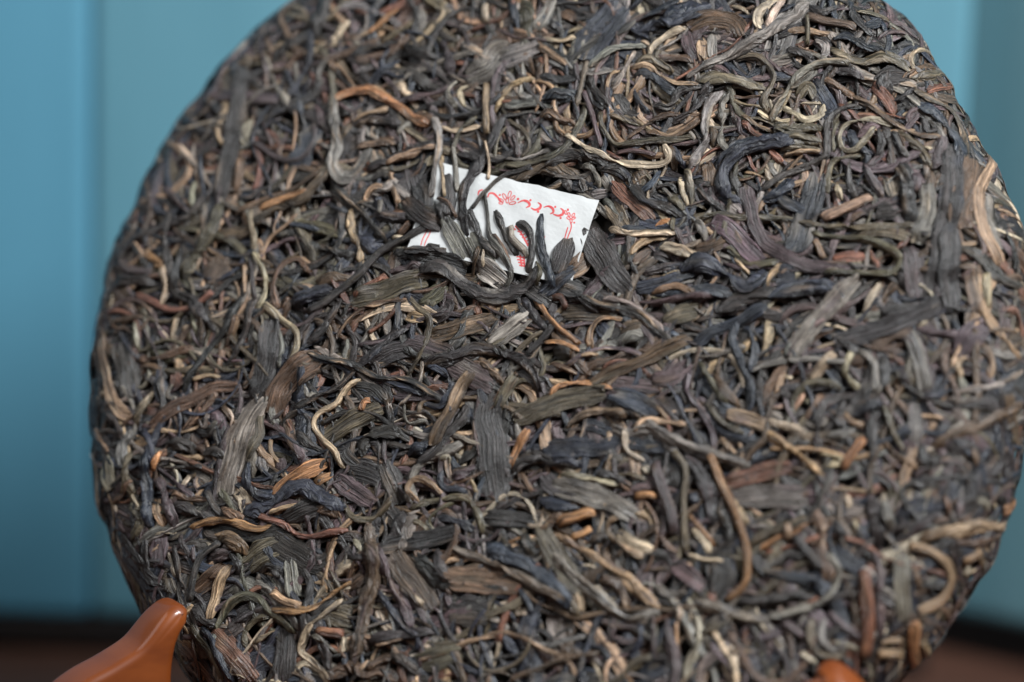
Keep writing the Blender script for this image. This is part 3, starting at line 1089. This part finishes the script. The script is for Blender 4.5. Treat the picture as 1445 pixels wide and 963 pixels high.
'M': '''
f k 150: 120,85 230,110 315,150
f k 115: 330,50 380,170 415,280
f p 115: 60,145 150,210 270,285
f k 135: 345,320 405,400
r ot 42: 95,285 170,370 260,370 330,310 375,245
r b 48: 650,90 660,190 800,222
r y 32: 640,40 700,20 690,60
r p 60: 700,130 780,110 840,60
r k 70: 1040,130 1120,50 1230,20
r t 40: 810,130 860,240
r b 64: 610,365 720,380 840,435
r o 38: 745,268 640,320 580,390 615,445
r o 40: 470,380 540,400 580,440
r! tk 38: 525,275 468,210 500,150 570,160 665,235
r! owt 52: 465,310 580,270 700,250 800,260 850,330 885,460
f! k 105: 320,535 480,500 620,470 750,435
r k 95: 490,560 600,680 730,780
r k 64: 615,535 660,650 710,710
f! wo 155: 670,700 860,710 1000,730 1110,740
f k 210: 690,890 910,900
f k 125: 1210,110 1310,200 1450,225
r y 28: 1330,112 1450,132
r b 70: 1180,250 1300,290 1440,300
f k 95: 890,360 1050,370 1210,385
r y 40: 1120,400 1210,405 1220,350
r k 64: 810,580 890,490
r n 34: 1020,510 1100,475
f! o 115: 1210,410 1290,560 1370,680 1450,790
r! b 95: 890,525 1050,590 1180,660 1300,760 1390,870
r! og 58: 690,525 800,580 950,630 1080,680 1170,740 1360,840
r b 52: 1085,765 1150,860 1175,940
s y 28: 1065,905 1135,905
r k 60: 1130,450 1190,590
''',
'N': '''
f! gk 125: -10,180 160,220 320,270 480,365
r yt 48: 45,118 180,135 290,170 375,180
r b 50: -10,50 100,50 170,80
r k 60: 230,100 330,120 420,160
s y 50: 520,70 545,120
r p 50: 430,220 500,190 580,200
s n 42: 465,243 590,240
s nr 66: 25,395 130,360 235,322
s n 44: 105,472 215,420
f yt 84: 365,440 450,510 570,545
r! tn 44: 525,592 410,530 315,450 320,390 385,358
r k 70: 200,500 290,470 310,520
f k 84: 550,590 640,570
f p 105: 670,615 760,680 850,760
r g 60: 580,740 650,800 760,790
r y 62: 215,755 290,830 365,885
r wt 74: 255,715 370,760 430,910
r! g 94: -10,550 100,700 250,820 400,930 610,905
r o 64: -10,710 100,840 165,950
r k 60: 40,520 110,620 160,690
r y 44: 150,630 250,645
r! tp 62: 25,468 170,550 290,620 400,690 480,770 600,878
f rw 115: 985,165 1140,120 1345,65
f! gp 140: 1010,255 1200,240 1450,250
r n 46: 1170,545 1300,470 1450,385
r o 64: 1100,525 1250,440 1440,355
s t 46: 1335,400 1335,490
f k 155: 960,590 970,700 930,800
f k 90: 1130,560 1210,680
r y 54: 795,425 860,500 885,570
r n 44: 770,345 840,430 915,525
r yo 44: 755,570 850,600 970,600
r kp 78: 755,0 850,120 890,260 905,410
r k 66: 680,60 690,200
r b 60: 780,210 810,300
r k 50: 940,290 990,420 990,520
s! p 68: 575,50 620,190 670,330 692,455
s! o 42: 680,-10 750,90 740,240 745,400 752,560
s! nt 48: 895,10 950,160 1020,300 1070,440 1100,580 1090,720 985,835
r k 64: 1040,845 1250,830 1430,785
r gb 66: 790,840 950,880 1100,930 1300,920 1450,855
r y 40: 780,880 770,965
r y 40: 722,860 710,965
r w 40: 600,450 650,520 720,560
r k 40: 1120,690 1220,780
r b 50: 1250,690 1420,700
s t 40: 1010,250 1060,330 1100,400
''',
'O': '''
f b 115: 365,295 450,370 545,395
r k 105: 580,10 610,150 620,290
r g 74: 655,20 705,190
r y 60: 445,-10 455,80
r y 60: 480,120 500,200
r k 60: 360,120 440,240
r kp 74: 765,250 870,150 985,85
r w 54: 1050,260 1200,270 1340,200
r! tw 78: 850,255 960,210 1080,200 1200,170 1350,160
f g 95: 755,330 750,500 765,710
r w 60: 830,400 870,540
r k 54: 1045,280 1080,430 1115,550
s t 64: 1105,380 1205,315
s y 54: 1105,455 1155,405
s! tn 64: 795,275 920,320 1010,390 1035,490 970,600 850,655
s n 66: 1330,85 1425,45
r g 60: 1170,10 1250,90
r w 54: 1000,-10 1030,120
r p 54: 1090,10 1080,130
r gp 90: 1240,370 1150,540 1045,690
f k 110: 880,740 970,720
s k 48: 145,225 230,330 310,420
r! wt 70: 240,70 300,180 300,300 345,420 330,490
r! g 48: 330,325 395,430 340,560 230,630 100,670 -10,682
r k 60: -10,590 120,570 260,560
f b 66: -10,430 120,460 260,465
s p 44: 335,655 430,740 525,815
s p 48: 80,715 205,805
r g 44: 310,680 300,810 370,880 435,820
r o 48: 255,690 235,820 300,900 430,900
r y 48: 165,880 270,945
r w 38: 435,480 480,620 505,760
r p 52: 585,300 630,420 620,600 640,810
r t 54: 635,830 760,815
s t 60: 620,900 760,900
s! rn 76: 540,420 550,580 560,740 545,910
s n 66: 822,710 820,880 800,970
s t 54: 870,830 880,910
''',
'P': '''
f r 115: 200,455 300,550 370,640 410,700
f b 115: 510,535 430,590 360,612
f! k 115: 560,410 560,540 548,700
f ok 155: 740,345 870,375
s rn 48: 715,450 845,460
f o 135: 1190,600 1310,570 1410,550
r k 64: 955,490 1130,470 1290,450
r t 34: 1000,515 1130,490
r k 54: 1020,570 1120,590 1210,660
f k 84: 300,400 360,360 400,340
r k 62: 105,320 160,390 250,422
r o 48: 85,415 150,510 230,610 262,700
r! b 38: 145,425 210,500 250,590 305,700
r w 44: 100,490 120,600 140,700
r o 42: 370,540 365,450 430,390 495,380
r t 34: 400,510 450,480 510,440
r k 46: 640,140 680,220 660,350 640,520
f g 72: 578,95 590,200 605,290
r g 54: 395,200 480,260 560,350 635,445
r! ow 48: 220,445 280,330 360,280 440,300 500,370 612,465
s t 42: 500,260 570,310 645,332
r! nk 38: 495,350 640,355 720,325 800,260 885,205
r k 40: 685,370 760,320 810,280
r! yk 38: 835,295 740,380 690,420 650,490 640,560 740,640 775,705
r g 38: 690,465 810,560
f y 60: 850,480 850,550
r y 42: 600,655 640,610 720,640 765,700
f! w 135: 1080,70 1160,180 1230,270 1280,345
f p 90: 1130,240 1200,320
r b 34: 1005,250 1070,340 1130,420 1200,480 1190,550
r p 58: 1005,40 1050,170 1110,270 1175,430
s y 28: 1190,290 1230,320
r y 40: 890,0 940,70
r! wp 84: 962,-90 970,20 990,110 980,220 950,330 920,480 885,610
f w 66: 865,235 965,165
r t 40: 920,640 960,590
r w 50: 960,640 1010,600 1080,580
''',
'F': '''
f w 140: 560,160 595,240
f k 95: 255,175 275,260
f g 72: 370,190 395,270
r k 72: 130,200 180,260
r g 48: 225,130 290,140 330,200 342,255
f o 95: 395,340 450,420 495,490
f g 66: 290,290 380,280
f w 105: 950,120 965,240
r k 60: 660,270 740,240 790,290
r o 48: 730,310 800,350 830,390
r g 50: 890,420 920,490 950,560
f! p 125: 980,445 1080,500 1170,590 1250,670
f! p 92: 800,480 840,580
f w 84: 880,595 980,590 1050,555
f k 72: 640,640 740,660
f o 56: 490,600 500,700
f w 72: 550,690 620,610
r t 48: 515,645 570,580 640,545 725,540
r! yt 62: 680,585 800,620 920,660 1005,685
r n 52: 655,485 700,450 755,440
r y 54: 800,195 820,290 845,365
r! oy 64: 838,150 860,260 872,375
r p 52: 400,290 460,330 500,380
f r 74: 415,220 490,310 560,370 645,440
r! kb 64: 335,150 410,150 480,180 540,260 600,330 700,370 815,425
r b 60: 570,290 640,240 680,160
r kw 46: 880,250 960,330 1060,390
r! b 78: 1450,10 1300,20 1150,60 1070,140 1040,220 1080,310 1140,335
r k 60: 1090,170 1110,240 1140,320
r y 44: 1285,130 1300,200 1360,232 1450,165
r t 40: 1160,160 1220,180 1280,200
r g 50: 1310,110 1330,170 1370,190
r b 76: 1450,205 1350,300 1240,345
f g 100: 1140,390 1090,350
r o 38: 895,440 1000,410 1140,430 1250,430 1450,430
r yo 44: 395,480 500,520 640,520 785,520
s o 30: 765,430 765,510
r o 44: 1055,585 1130,650 1220,690 1370,678
r t 44: 1390,690 1310,760 1285,840
r t 36: 1105,655 1195,745
f b 110: 1350,780 1440,820
f bk 105: 555,830 700,800 800,760
r kb 64: 580,745 700,710 830,680
r! bk 115: 790,725 950,700 1080,760 1180,815 1290,735
r b 84: 640,850 800,850 950,830 1110,865
r wk 60: 640,860 780,820 900,880
r p 48: 565,905 700,910 850,880 985,880
r k 84: 990,955 1150,900 1280,870 1450,860
r tk 42: 140,825 250,890 350,930 480,950
r k 62: 130,850 230,900 350,955
s r 42: 65,880 130,880 155,945
f p 92: 1165,245 1195,350 1215,450 1265,560 1360,625 1470,690 1600,710 1770,737
''',
'G': '''
f k 125: 605,400 745,390
f oy 95: 685,205 715,310
r k 48: 450,100 450,210 485,315
r p 74: 545,120 590,220 645,310
r k 95: 735,120 790,250 800,400 780,450
r p 60: 830,180 840,300
r yo 40: 390,240 410,330
f r 74: 360,660 450,650 540,640
r rt 64: 565,610 625,730
s tw 66: 300,435 420,390 580,315
r w 60: 440,460 540,390
f! bg 135: 275,170 250,300 210,430 170,560 125,615
f o 74: 510,540 640,510 805,540
r! o 48: 150,450 300,475 480,490 700,480 840,475
r! o 52: 225,520 400,545 560,560 680,610 738,670 700,740 600,748 450,740 310,735
f gy 95: 895,240 900,350 880,450 835,570
f! p 115: 800,590 820,740 842,890
r k 66: 740,720 770,840
f! w 135: 1150,90 1130,250 1090,400 1105,490
f! kb 120: 1040,20 1040,150 1030,300 1010,430 980,550 960,700 925,860
f! k 115: 1020,470 1030,650 1030,850 1045,970
r g 64: 1240,290 1260,450 1315,610
f! tw 66: 1255,70 1230,200 1190,300 1200,430 1250,560 1315,695
r t 32: 1055,578 1190,565
r w 44: 1100,480 1180,550
r y 44: 880,700 935,640
r k 64: 1065,590 1180,640 1250,700 1330,780 1450,830
f wt 95: 1160,710 1180,860 1192,970
r y 44: 1242,730 1240,950
r t 34: 1295,375 1430,505
r k 54: 1335,490 1390,620 1405,730
r b 95: -10,880 130,850 250,830 380,830
f b 130: 60,740 140,740
r y 48: 645,785 580,880 535,970
f! gp 115: 510,765 400,870 300,980 200,1100 115,1225
r p 44: 1285,50 1310,160 1335,225
r p 44: 1285,225 1370,320 1450,450
r w 60: 1340,760 1450,770
s t 40: 260,560 310,660
''',
'Z': '''
f k 140: 110,300 155,400 150,530
r k 60: 50,430 200,475 330,450
f kw 120: 40,400 150,510 250,560
f k 150: 120,745 260,765 390,800
f gk 130: 420,600 470,700 540,790
f k 130: 870,870 960,900 1060,930
f k 125: 690,850 780,920 870,980
r k 70: 40,690 160,700 280,700
r k 62: 245,440 285,540 300,640
f! k 175: 1085,570 1150,700 1220,820 1320,930
f wt 135: 1075,710 1020,790 950,835
f b 112: 1010,795 900,880 810,945
f k 122: 975,630 940,750 905,840
f k 125: 285,270 300,380 290,500
r t 32: 250,150 262,255 278,400
r g 32: 318,110 335,230 345,370
r gt 48: 215,-60 240,40 240,130 215,250 200,400
s w 28: 235,405 300,440 342,515
r k 80: 598,-82 550,60 490,160 430,260 390,340 375,460 395,620
s ko 32: 425,460 500,370 600,280 725,235 760,215
s y 22: 500,80 522,185 518,295
r p 30: 660,40 680,110 680,170
f gk 115: 275,525 330,620 410,770
r kg 60: 560,465 600,570 640,650 690,730
r wk 56: 540,600 600,700 640,800
r kg 58: 415,470 450,560 490,650 570,730
r gk 48: 502,375 515,500 530,620 600,720 645,820 610,905
r kw 52: 685,535 750,590 768,700 742,830
r gw 52: 640,560 660,640 720,700 740,740
f g 150: 440,760 540,830 600,880
r w 40: 470,680 440,770 420,830
r y 30: 500,700 490,790
r kg 90: 130,795 240,790 340,860 430,930 560,965 680,930 780,850 800,790
r bk 66: 815,492 815,600 830,720 870,830 885,910
r o 30: 790,760 820,830 790,900
''',

}
ROWS = [(t, r.split(':')) for t, rows in TRACES.items() for r in rows.strip().splitlines() if r.strip()]
# lowest first: plain rows, then the pieces that lie on top (!), then what lies over the ticket
ROWS.sort(key=lambda q: (q[0] == 'Z') * 2 + ('!' in q[1][0]))
for t, (head, body) in ROWS:
    ox, oy = TILES[t]; sc = 3.44 if t == 'P' else 4.011
    kind, code, w = head.replace('!', '').split()
    pts = np.array([[float(c) for c in q.split(',')] for q in body.split()])
    px = pts / sc + np.array([ox, oy])
    uv = to_uv(px, 1.8)
    L_px = np.hypot(*np.diff(px, axis=0).T).sum(); L_mm = np.hypot(*np.diff(uv, axis=0).T).sum()
    mmpp = float(np.clip(L_mm / max(L_px, 1), .125, .152))
    wmm = float(w) / sc * mmpp * (.86 if kind == 'r' else .95) * (.88 if t == 'Z' else 1.0)
    nm = {'r': 'rolled_leaf' if wmm > 1.6 else 'leaf_strand', 'f': 'flat_leaf', 's': 'stem'}[kind]
    lay(uv, wmm, kind, code, landmark=True, store=nm, lift=.15 if t == 'Z' else 0.0)

# ------------------------------------------------------------------ make the cake's objects
HMED = float(np.median(HM[np.hypot(*np.meshgrid((np.arange(HN) - H0) * CELL, (np.arange(HN) - H0) * CELL)) < 98]))
def press(V):
    u, v, h = V.T
    rho = np.hypot(u, v)
    f = .95 - .55 * np.clip((rho - 84) / 12, 0, 1)
    h = HMED + (h - HMED) * f
    h = np.where(h > HMED + 1.6, HMED + 1.6 + (h - HMED - 1.6) * .55, h)
    return surf(u, v, h - HMED + 1.6)
for k_ in LISTS: LISTS[k_] = [(press(q[0]), *q[1:]) for q in LISTS[k_]]
cake = empty('tea_cake')
tag(cake, 'round pressed cake of dark dried tea leaves leaning on the wooden stand', 'tea cake')
# the largest loose strands join the ones told apart, up to 300 rolled leaves
stuff = sorted(LISTS['stuff'][950:], key=lambda q: -q[4])
room = max(0, 300 - len(LISTS['rolled_leaf']))
take = [q for q in stuff if q[5] == 'r'][:room]; ids = {id(q) for q in take}
LISTS['rolled_leaf'] += take
rest = [q for q in LISTS['stuff'] if id(q) not in ids]
for nm in ('rolled_leaf', 'leaf_strand', 'flat_leaf', 'stem'):
    for V, F, rgba, lc, a_, k_ in LISTS[nm]:
        mesh_np(nm, V, F, M_LEAF, cake, {'Col': ('FLOAT_COLOR', rgba), 'lc': ('FLOAT_VECTOR', lc)})
off = 0; Fs_ = []
for q in rest:
    Fs_.append(q[1] + off); off += len(q[0])
o = mesh_np('packed_leaves', np.vstack([q[0] for q in rest]), np.vstack(Fs_), M_LEAF, cake,
            {'Col': ('FLOAT_COLOR', np.vstack([q[2] for q in rest])), 'lc': ('FLOAT_VECTOR', np.vstack([q[3] for q in rest]))})
tag(o, kind='stuff')
# solid core under the leaves
NP_ = 240
pr = np.vstack([prof, [[prof[-1, 0] - 5, prof[-1, 1] - 4], [40, prof[-1, 1] - 6], [0.5, prof[-1, 1] - 6]]])
phs = np.linspace(0, 2 * math.pi, NP_, endpoint=False)
lb = lobe(phs)
rr = np.maximum(pr[:, 0:1] - .3, .3) * lb[None, :]
Vc = CAKE_C + MM * (rr[..., None] * (np.cos(phs)[None, :, None] * EU + np.sin(phs)[None, :, None] * EV) + (pr[:, 1] - 1.0)[:, None, None] * CN)
ii = np.arange(len(pr) * NP_).reshape(len(pr), NP_)
Fc = np.stack([ii[:-1], ii[1:], np.roll(ii, -1, 1)[1:], np.roll(ii, -1, 1)[:-1]], -1).reshape(-1, 4)
mesh_np('pressed_core', Vc.reshape(-1, 3), Fc, M_CORE, cake)

pv_top = press(np.stack([PUV[..., 0].ravel(), PUV[..., 1].ravel(), ph.ravel() + .06], -1))
pv_bot = press(np.stack([PUV[..., 0].ravel(), PUV[..., 1].ravel(), ph.ravel() - .06], -1))
PAPER_V = np.vstack([pv_top, pv_bot])
ticket = mesh_np('paper_ticket', PAPER_V, PAPER_F, M_PAPER, cake, smooth=False)
tag(ticket, 'white paper ticket with red floral border half buried among the leaves')
# printed ornament: flat strokes just above the paper
def ink(name, polys):
    VV, FF = [], []
    for poly, w in polys:
        poly = np.asarray(poly, float) / 4.011 + np.array(TILES['Z'])
        uv = to_uv(poly, 1.6)
        c, s = catmull(uv, .18) if len(uv) > 1 else (uv, np.zeros(1))
        T = np.gradient(c, axis=0); T /= np.maximum(np.hypot(T[:, 0], T[:, 1]), 1e-6)[:, None]
        B = np.stack([-T[:, 1], T[:, 0]], -1)
        if np.ndim(w): ww = np.interp(np.linspace(0, 1, len(c)), np.linspace(0, 1, len(w)), w)
        else: ww = np.full(len(c), w)
        ww = ww / 4.011 * .1465 * .62
        a = c + B * ww[:, None]; b = c - B * ww[:, None]
        b0 = len(VV) and sum(len(q) for q in VV)
        pts = np.empty((2 * len(c), 2)); pts[0::2] = a; pts[1::2] = b
        VV.append(press(np.stack([pts[:, 0], pts[:, 1], paper_h(pts) + .085], -1)))
        i = np.arange(len(c) - 1) * 2 + b0
        FF.append(np.stack([i, i + 1, i + 3, i + 2], -1))
    return mesh_np(name, np.vstack(VV), np.vstack(FF), M_INK, ticket, smooth=False)
def ell(cx_, cy_, a, b, rot, w=4.5, n=12):
    t = np.linspace(0, 2 * math.pi, n + 1); c, s = math.cos(R_(rot)), math.sin(R_(rot))
    x, y = a * np.cos(t), b * np.sin(t)
    return (np.stack([cx_ + x * c - y * s, cy_ + x * s + y * c], -1), w)
def dot(x, y, r):
    return ([(x - r, y), (x, y), (x + r, y)], [r * .9, r * 2.0, r * .9])
ink('printed_flower', [ell(641, 384, 20, 8, -72), ell(612, 396, 20, 8, 62), ell(660, 404, 17, 7, -45), ell(592, 416, 17, 7, 30),
                       ell(658, 433, 20, 7, -8), ell(628, 418, 15, 8, 85), ell(592, 432, 12, 6, 10)])
ink('printed_flower', [ell(960, 488, 12, 6, 70), ell(978, 500, 13, 6, 75), ell(1002, 502, 13, 6, -60), ell(976, 520, 12, 6, 30),
                       ell(1003, 520, 13, 5, -25), ell(990, 535, 12, 6, 80), ell(972, 474, 4, 4, 0)])
ink('printed_scroll', [([(462, 388), (468, 366), (490, 357)], [4, 10, 5]), ([(517, 400), (526, 378), (550, 378), (574, 400), (600, 430)], [5, 9, 10, 8, 4]),
                       ([(688, 432), (718, 420), (746, 428), (755, 448), (735, 460)], [4, 8, 12, 12, 5]),
                       ([(762, 460), (786, 472), (811, 464), (818, 444), (800, 430)], [4, 9, 13, 11, 4]),
                       ([(834, 458), (860, 452), (886, 466), (890, 486), (872, 496)], [4, 8, 12, 11, 4]),
                       ([(888, 496), (918, 506), (942, 498), (946, 478), (930, 464)], [4, 9, 13, 10, 4])])
ink('printed_dots', [dot(585, 386, 6), dot(690, 411, 7), dot(760, 418, 6), dot(803, 482, 7), dot(901, 457, 6), dot(931, 519, 6),
                     dot(1008, 545, 5), dot(838, 626, 5), dot(945, 480, 4), dot(972, 470, 5)])
ink('printed_rule', [([(988, 545), (991, 575), (966, 640), (930, 740)], 5.5), ([(972, 572), (945, 655), (915, 740)], 5.5)
                     ])
ink('printed_rule', [([(226, 440), (185, 555), (140, 672)], 5), ([(246, 440), (204, 560), (160, 674)], 5)])
lett = [([(672, 560), (705, 600), (746, 676)], 7)]
for q in range(5):
    x, y = 685 + 13 * q, 590 + 17 * q
    lett.append(([(x, y), (x + 16, y + 6), (x + 28, y - 2)], 6))
for dx, dy, l in ((680, 735, 46), (684, 752, 44), (690, 768, 40), (696, 784, 34)):
    lett.append(([(dx, dy), (dx + l * .5, dy + 3), (dx + l, dy + 8)], 7))
lett += [([(700, 725), (704, 755), (712, 792)], 8), ([(722, 730), (724, 760), (726, 790)], 7)]
for dx, dy in ((625, 640), (640, 690), (660, 705), (650, 570)):
    lett.append(([(dx, dy), (dx + 14, dy + 5), (dx + 24, dy + 14)], 7))
ink('printed_characters', lett)

# ------------------------------------------------------------------ wooden display stand
stand = empty('display_stand')
tag(stand, 'orange varnished wooden stand with two rounded hook arms holding the tea cake', 'display stand')
def arm(name, outline, thick, origin, ex, ez, nrm, bev=0.0015, dome=0.4):
    """board cut to an outline (metres in its own plane), rounded edges"""
    bm = bmesh.new()
    f = [bm.verts.new((x, -thick / 2, z)) for x, z in outline]
    face = bm.faces.new(f)
    ext = bmesh.ops.extrude_face_region(bm, geom=[face])
    vs = [e for e in ext['geom'] if isinstance(e, bmesh.types.BMVert)]
    bmesh.ops.translate(bm, verts=vs, vec=(0, thick, 0))
    bmesh.ops.recalc_face_normals(bm, faces=bm.faces[:])
    rim = [e for e in bm.edges if len({round(v.co.y, 5) for v in e.verts}) == 1]
    bmesh.ops.bevel(bm, geom=rim, offset=bev, segments=4, affect='EDGES', profile=0.5)
    for v in bm.verts:                                   # the tip narrows to a rounded knob
        t = min(1.0, max(0.0, (v.co.z + .0055) / .0064)); v.co.y *= 1 - dome * t ** 2.5
    o = bm_obj(name, bm, M_STAND, stand, smooth=True)
    o.matrix_local = Matrix(((ex[0], -nrm[0], ez[0], origin[0]), (ex[1], -nrm[1], ez[1], origin[1]), (ex[2], -nrm[2], ez[2], origin[2]), (0, 0, 0, 1)))
    return o
EZ = np.array([0, 0, 1.0])
def sp2(pts, n):
    c, s = catmull(pts, 1e-3)
    s_ = np.linspace(0, 1, n); q = np.linspace(0, 1, len(c))
    return np.stack([np.interp(s_, q, c[:, 0]), np.interp(s_, q, c[:, 1])], -1)
def hook_outline(table_drop, mirror):
    # x outwards from the cradle (towards the tip's outer side), z up, tip top at z=0; metres
    pts = [(.1, -.5), (.15, -1.8), (.8, -3.2), (2.4, -5.4), (3.4, -8.9), (3.9, -13.5), (3.6, -19), (1.5, -25), (-7, -32), (-25, -36.5), (-70, -38)]
    out = [(30.5, -30.0), (30.3, -21), (27.6, -15.2), (22.6, -11.8), (17, -9.6), (11.5, -7.0), (9, -4.8), (6.6, -2.1), (4.4, -.1), (2.9, .75), (1.5, .75), (.55, .25), (.1, -.5)]
    a = sp2(np.array(pts) * MM, 44); b = sp2(np.array(out) * MM, 46)[:-1]
    return np.vstack([a, [(-.07, -table_drop), (.0285, -table_drop), (.0305, -table_drop + .003)], b])
# left arm: its broad face looks past the camera's right
yawL = R_(-58); nL = np.array([math.cos(yawL), math.sin(yawL), 0.0]); exL = np.array([nL[1], -nL[0], 0.0])   # outward, to the left and forward
if exL @ crt > 0: exL = -exL
qL = to_uv([[262, 858]], 0.0)[0]
cakeL = surf(np.array([qL[0]]), np.array([qL[1]]), np.array([0.0]))[0]
depthL = (cakeL - CAM) @ fwd - 0.011
TL_ = CAM + ray(271, 861) * depthL
TH_ = 0.0104
armL = arm('hook_arm', hook_outline(TL_[2] - TABLE_Z, False), TH_, TL_ - nL * TH_ * .5, exL, EZ, nL, 0.0018, 0.3)
# right arm: same height above the table, so its pixel fixes its depth
dR = ray(1140, 944); TR_ = CAM + dR * ((TL_[2] - CAM[2]) / dR[2])
yawR = R_(-126); nR = np.array([math.cos(yawR), math.sin(yawR), 0.0]); exR = np.array([-nR[1], nR[0], 0.0])
if exR @ crt < 0: exR = -exR
qR = to_uv([[1180, 938]], 0.0)[0]
cakeR = surf(np.array([qR[0]]), np.array([qR[1]]), np.array([0.0]))[0]
print('tips', TL_, TR_, 'cakeR depth', (cakeR - CAM) @ fwd, 'TR depth', (TR_ - CAM) @ fwd, 'CAM', CAM, 'CN', CN, 'A0', A0, 'B0', B0)
depR = (cakeR - CAM) @ fwd - 0.009
TR_ = CAM + dR * depR
armR = arm('hook_arm', hook_outline(TR_[2] - TABLE_Z, True), TH_, TR_ - nR * TH_ * .5, exR, EZ, nR, 0.0026, 0.75)
# back prop joining the two arms under the cake
mL = TL_ - exL * .062; mR = TR_ - exR * .062
mid = (mL + mR) / 2
ax = (mR - mL); ln = np.linalg.norm(ax[:2]); yawx = math.atan2(ax[1], ax[0])
bmx = box_bm(-ln / 2 - .004, ln / 2 + .004, -.008, .008, 0.0005, .014, .002, 3)
o = bm_obj('cross_bar', bmx, M_STAND, stand, smooth=False); o.location = (mid[0], mid[1], TABLE_Z); o.rotation_euler = (0, 0, yawx)

print('parts', {k: len(v) for k, v in LISTS.items()}, 'tris', sum(2 * len(q[1]) for v in LISTS.values() for q in v))
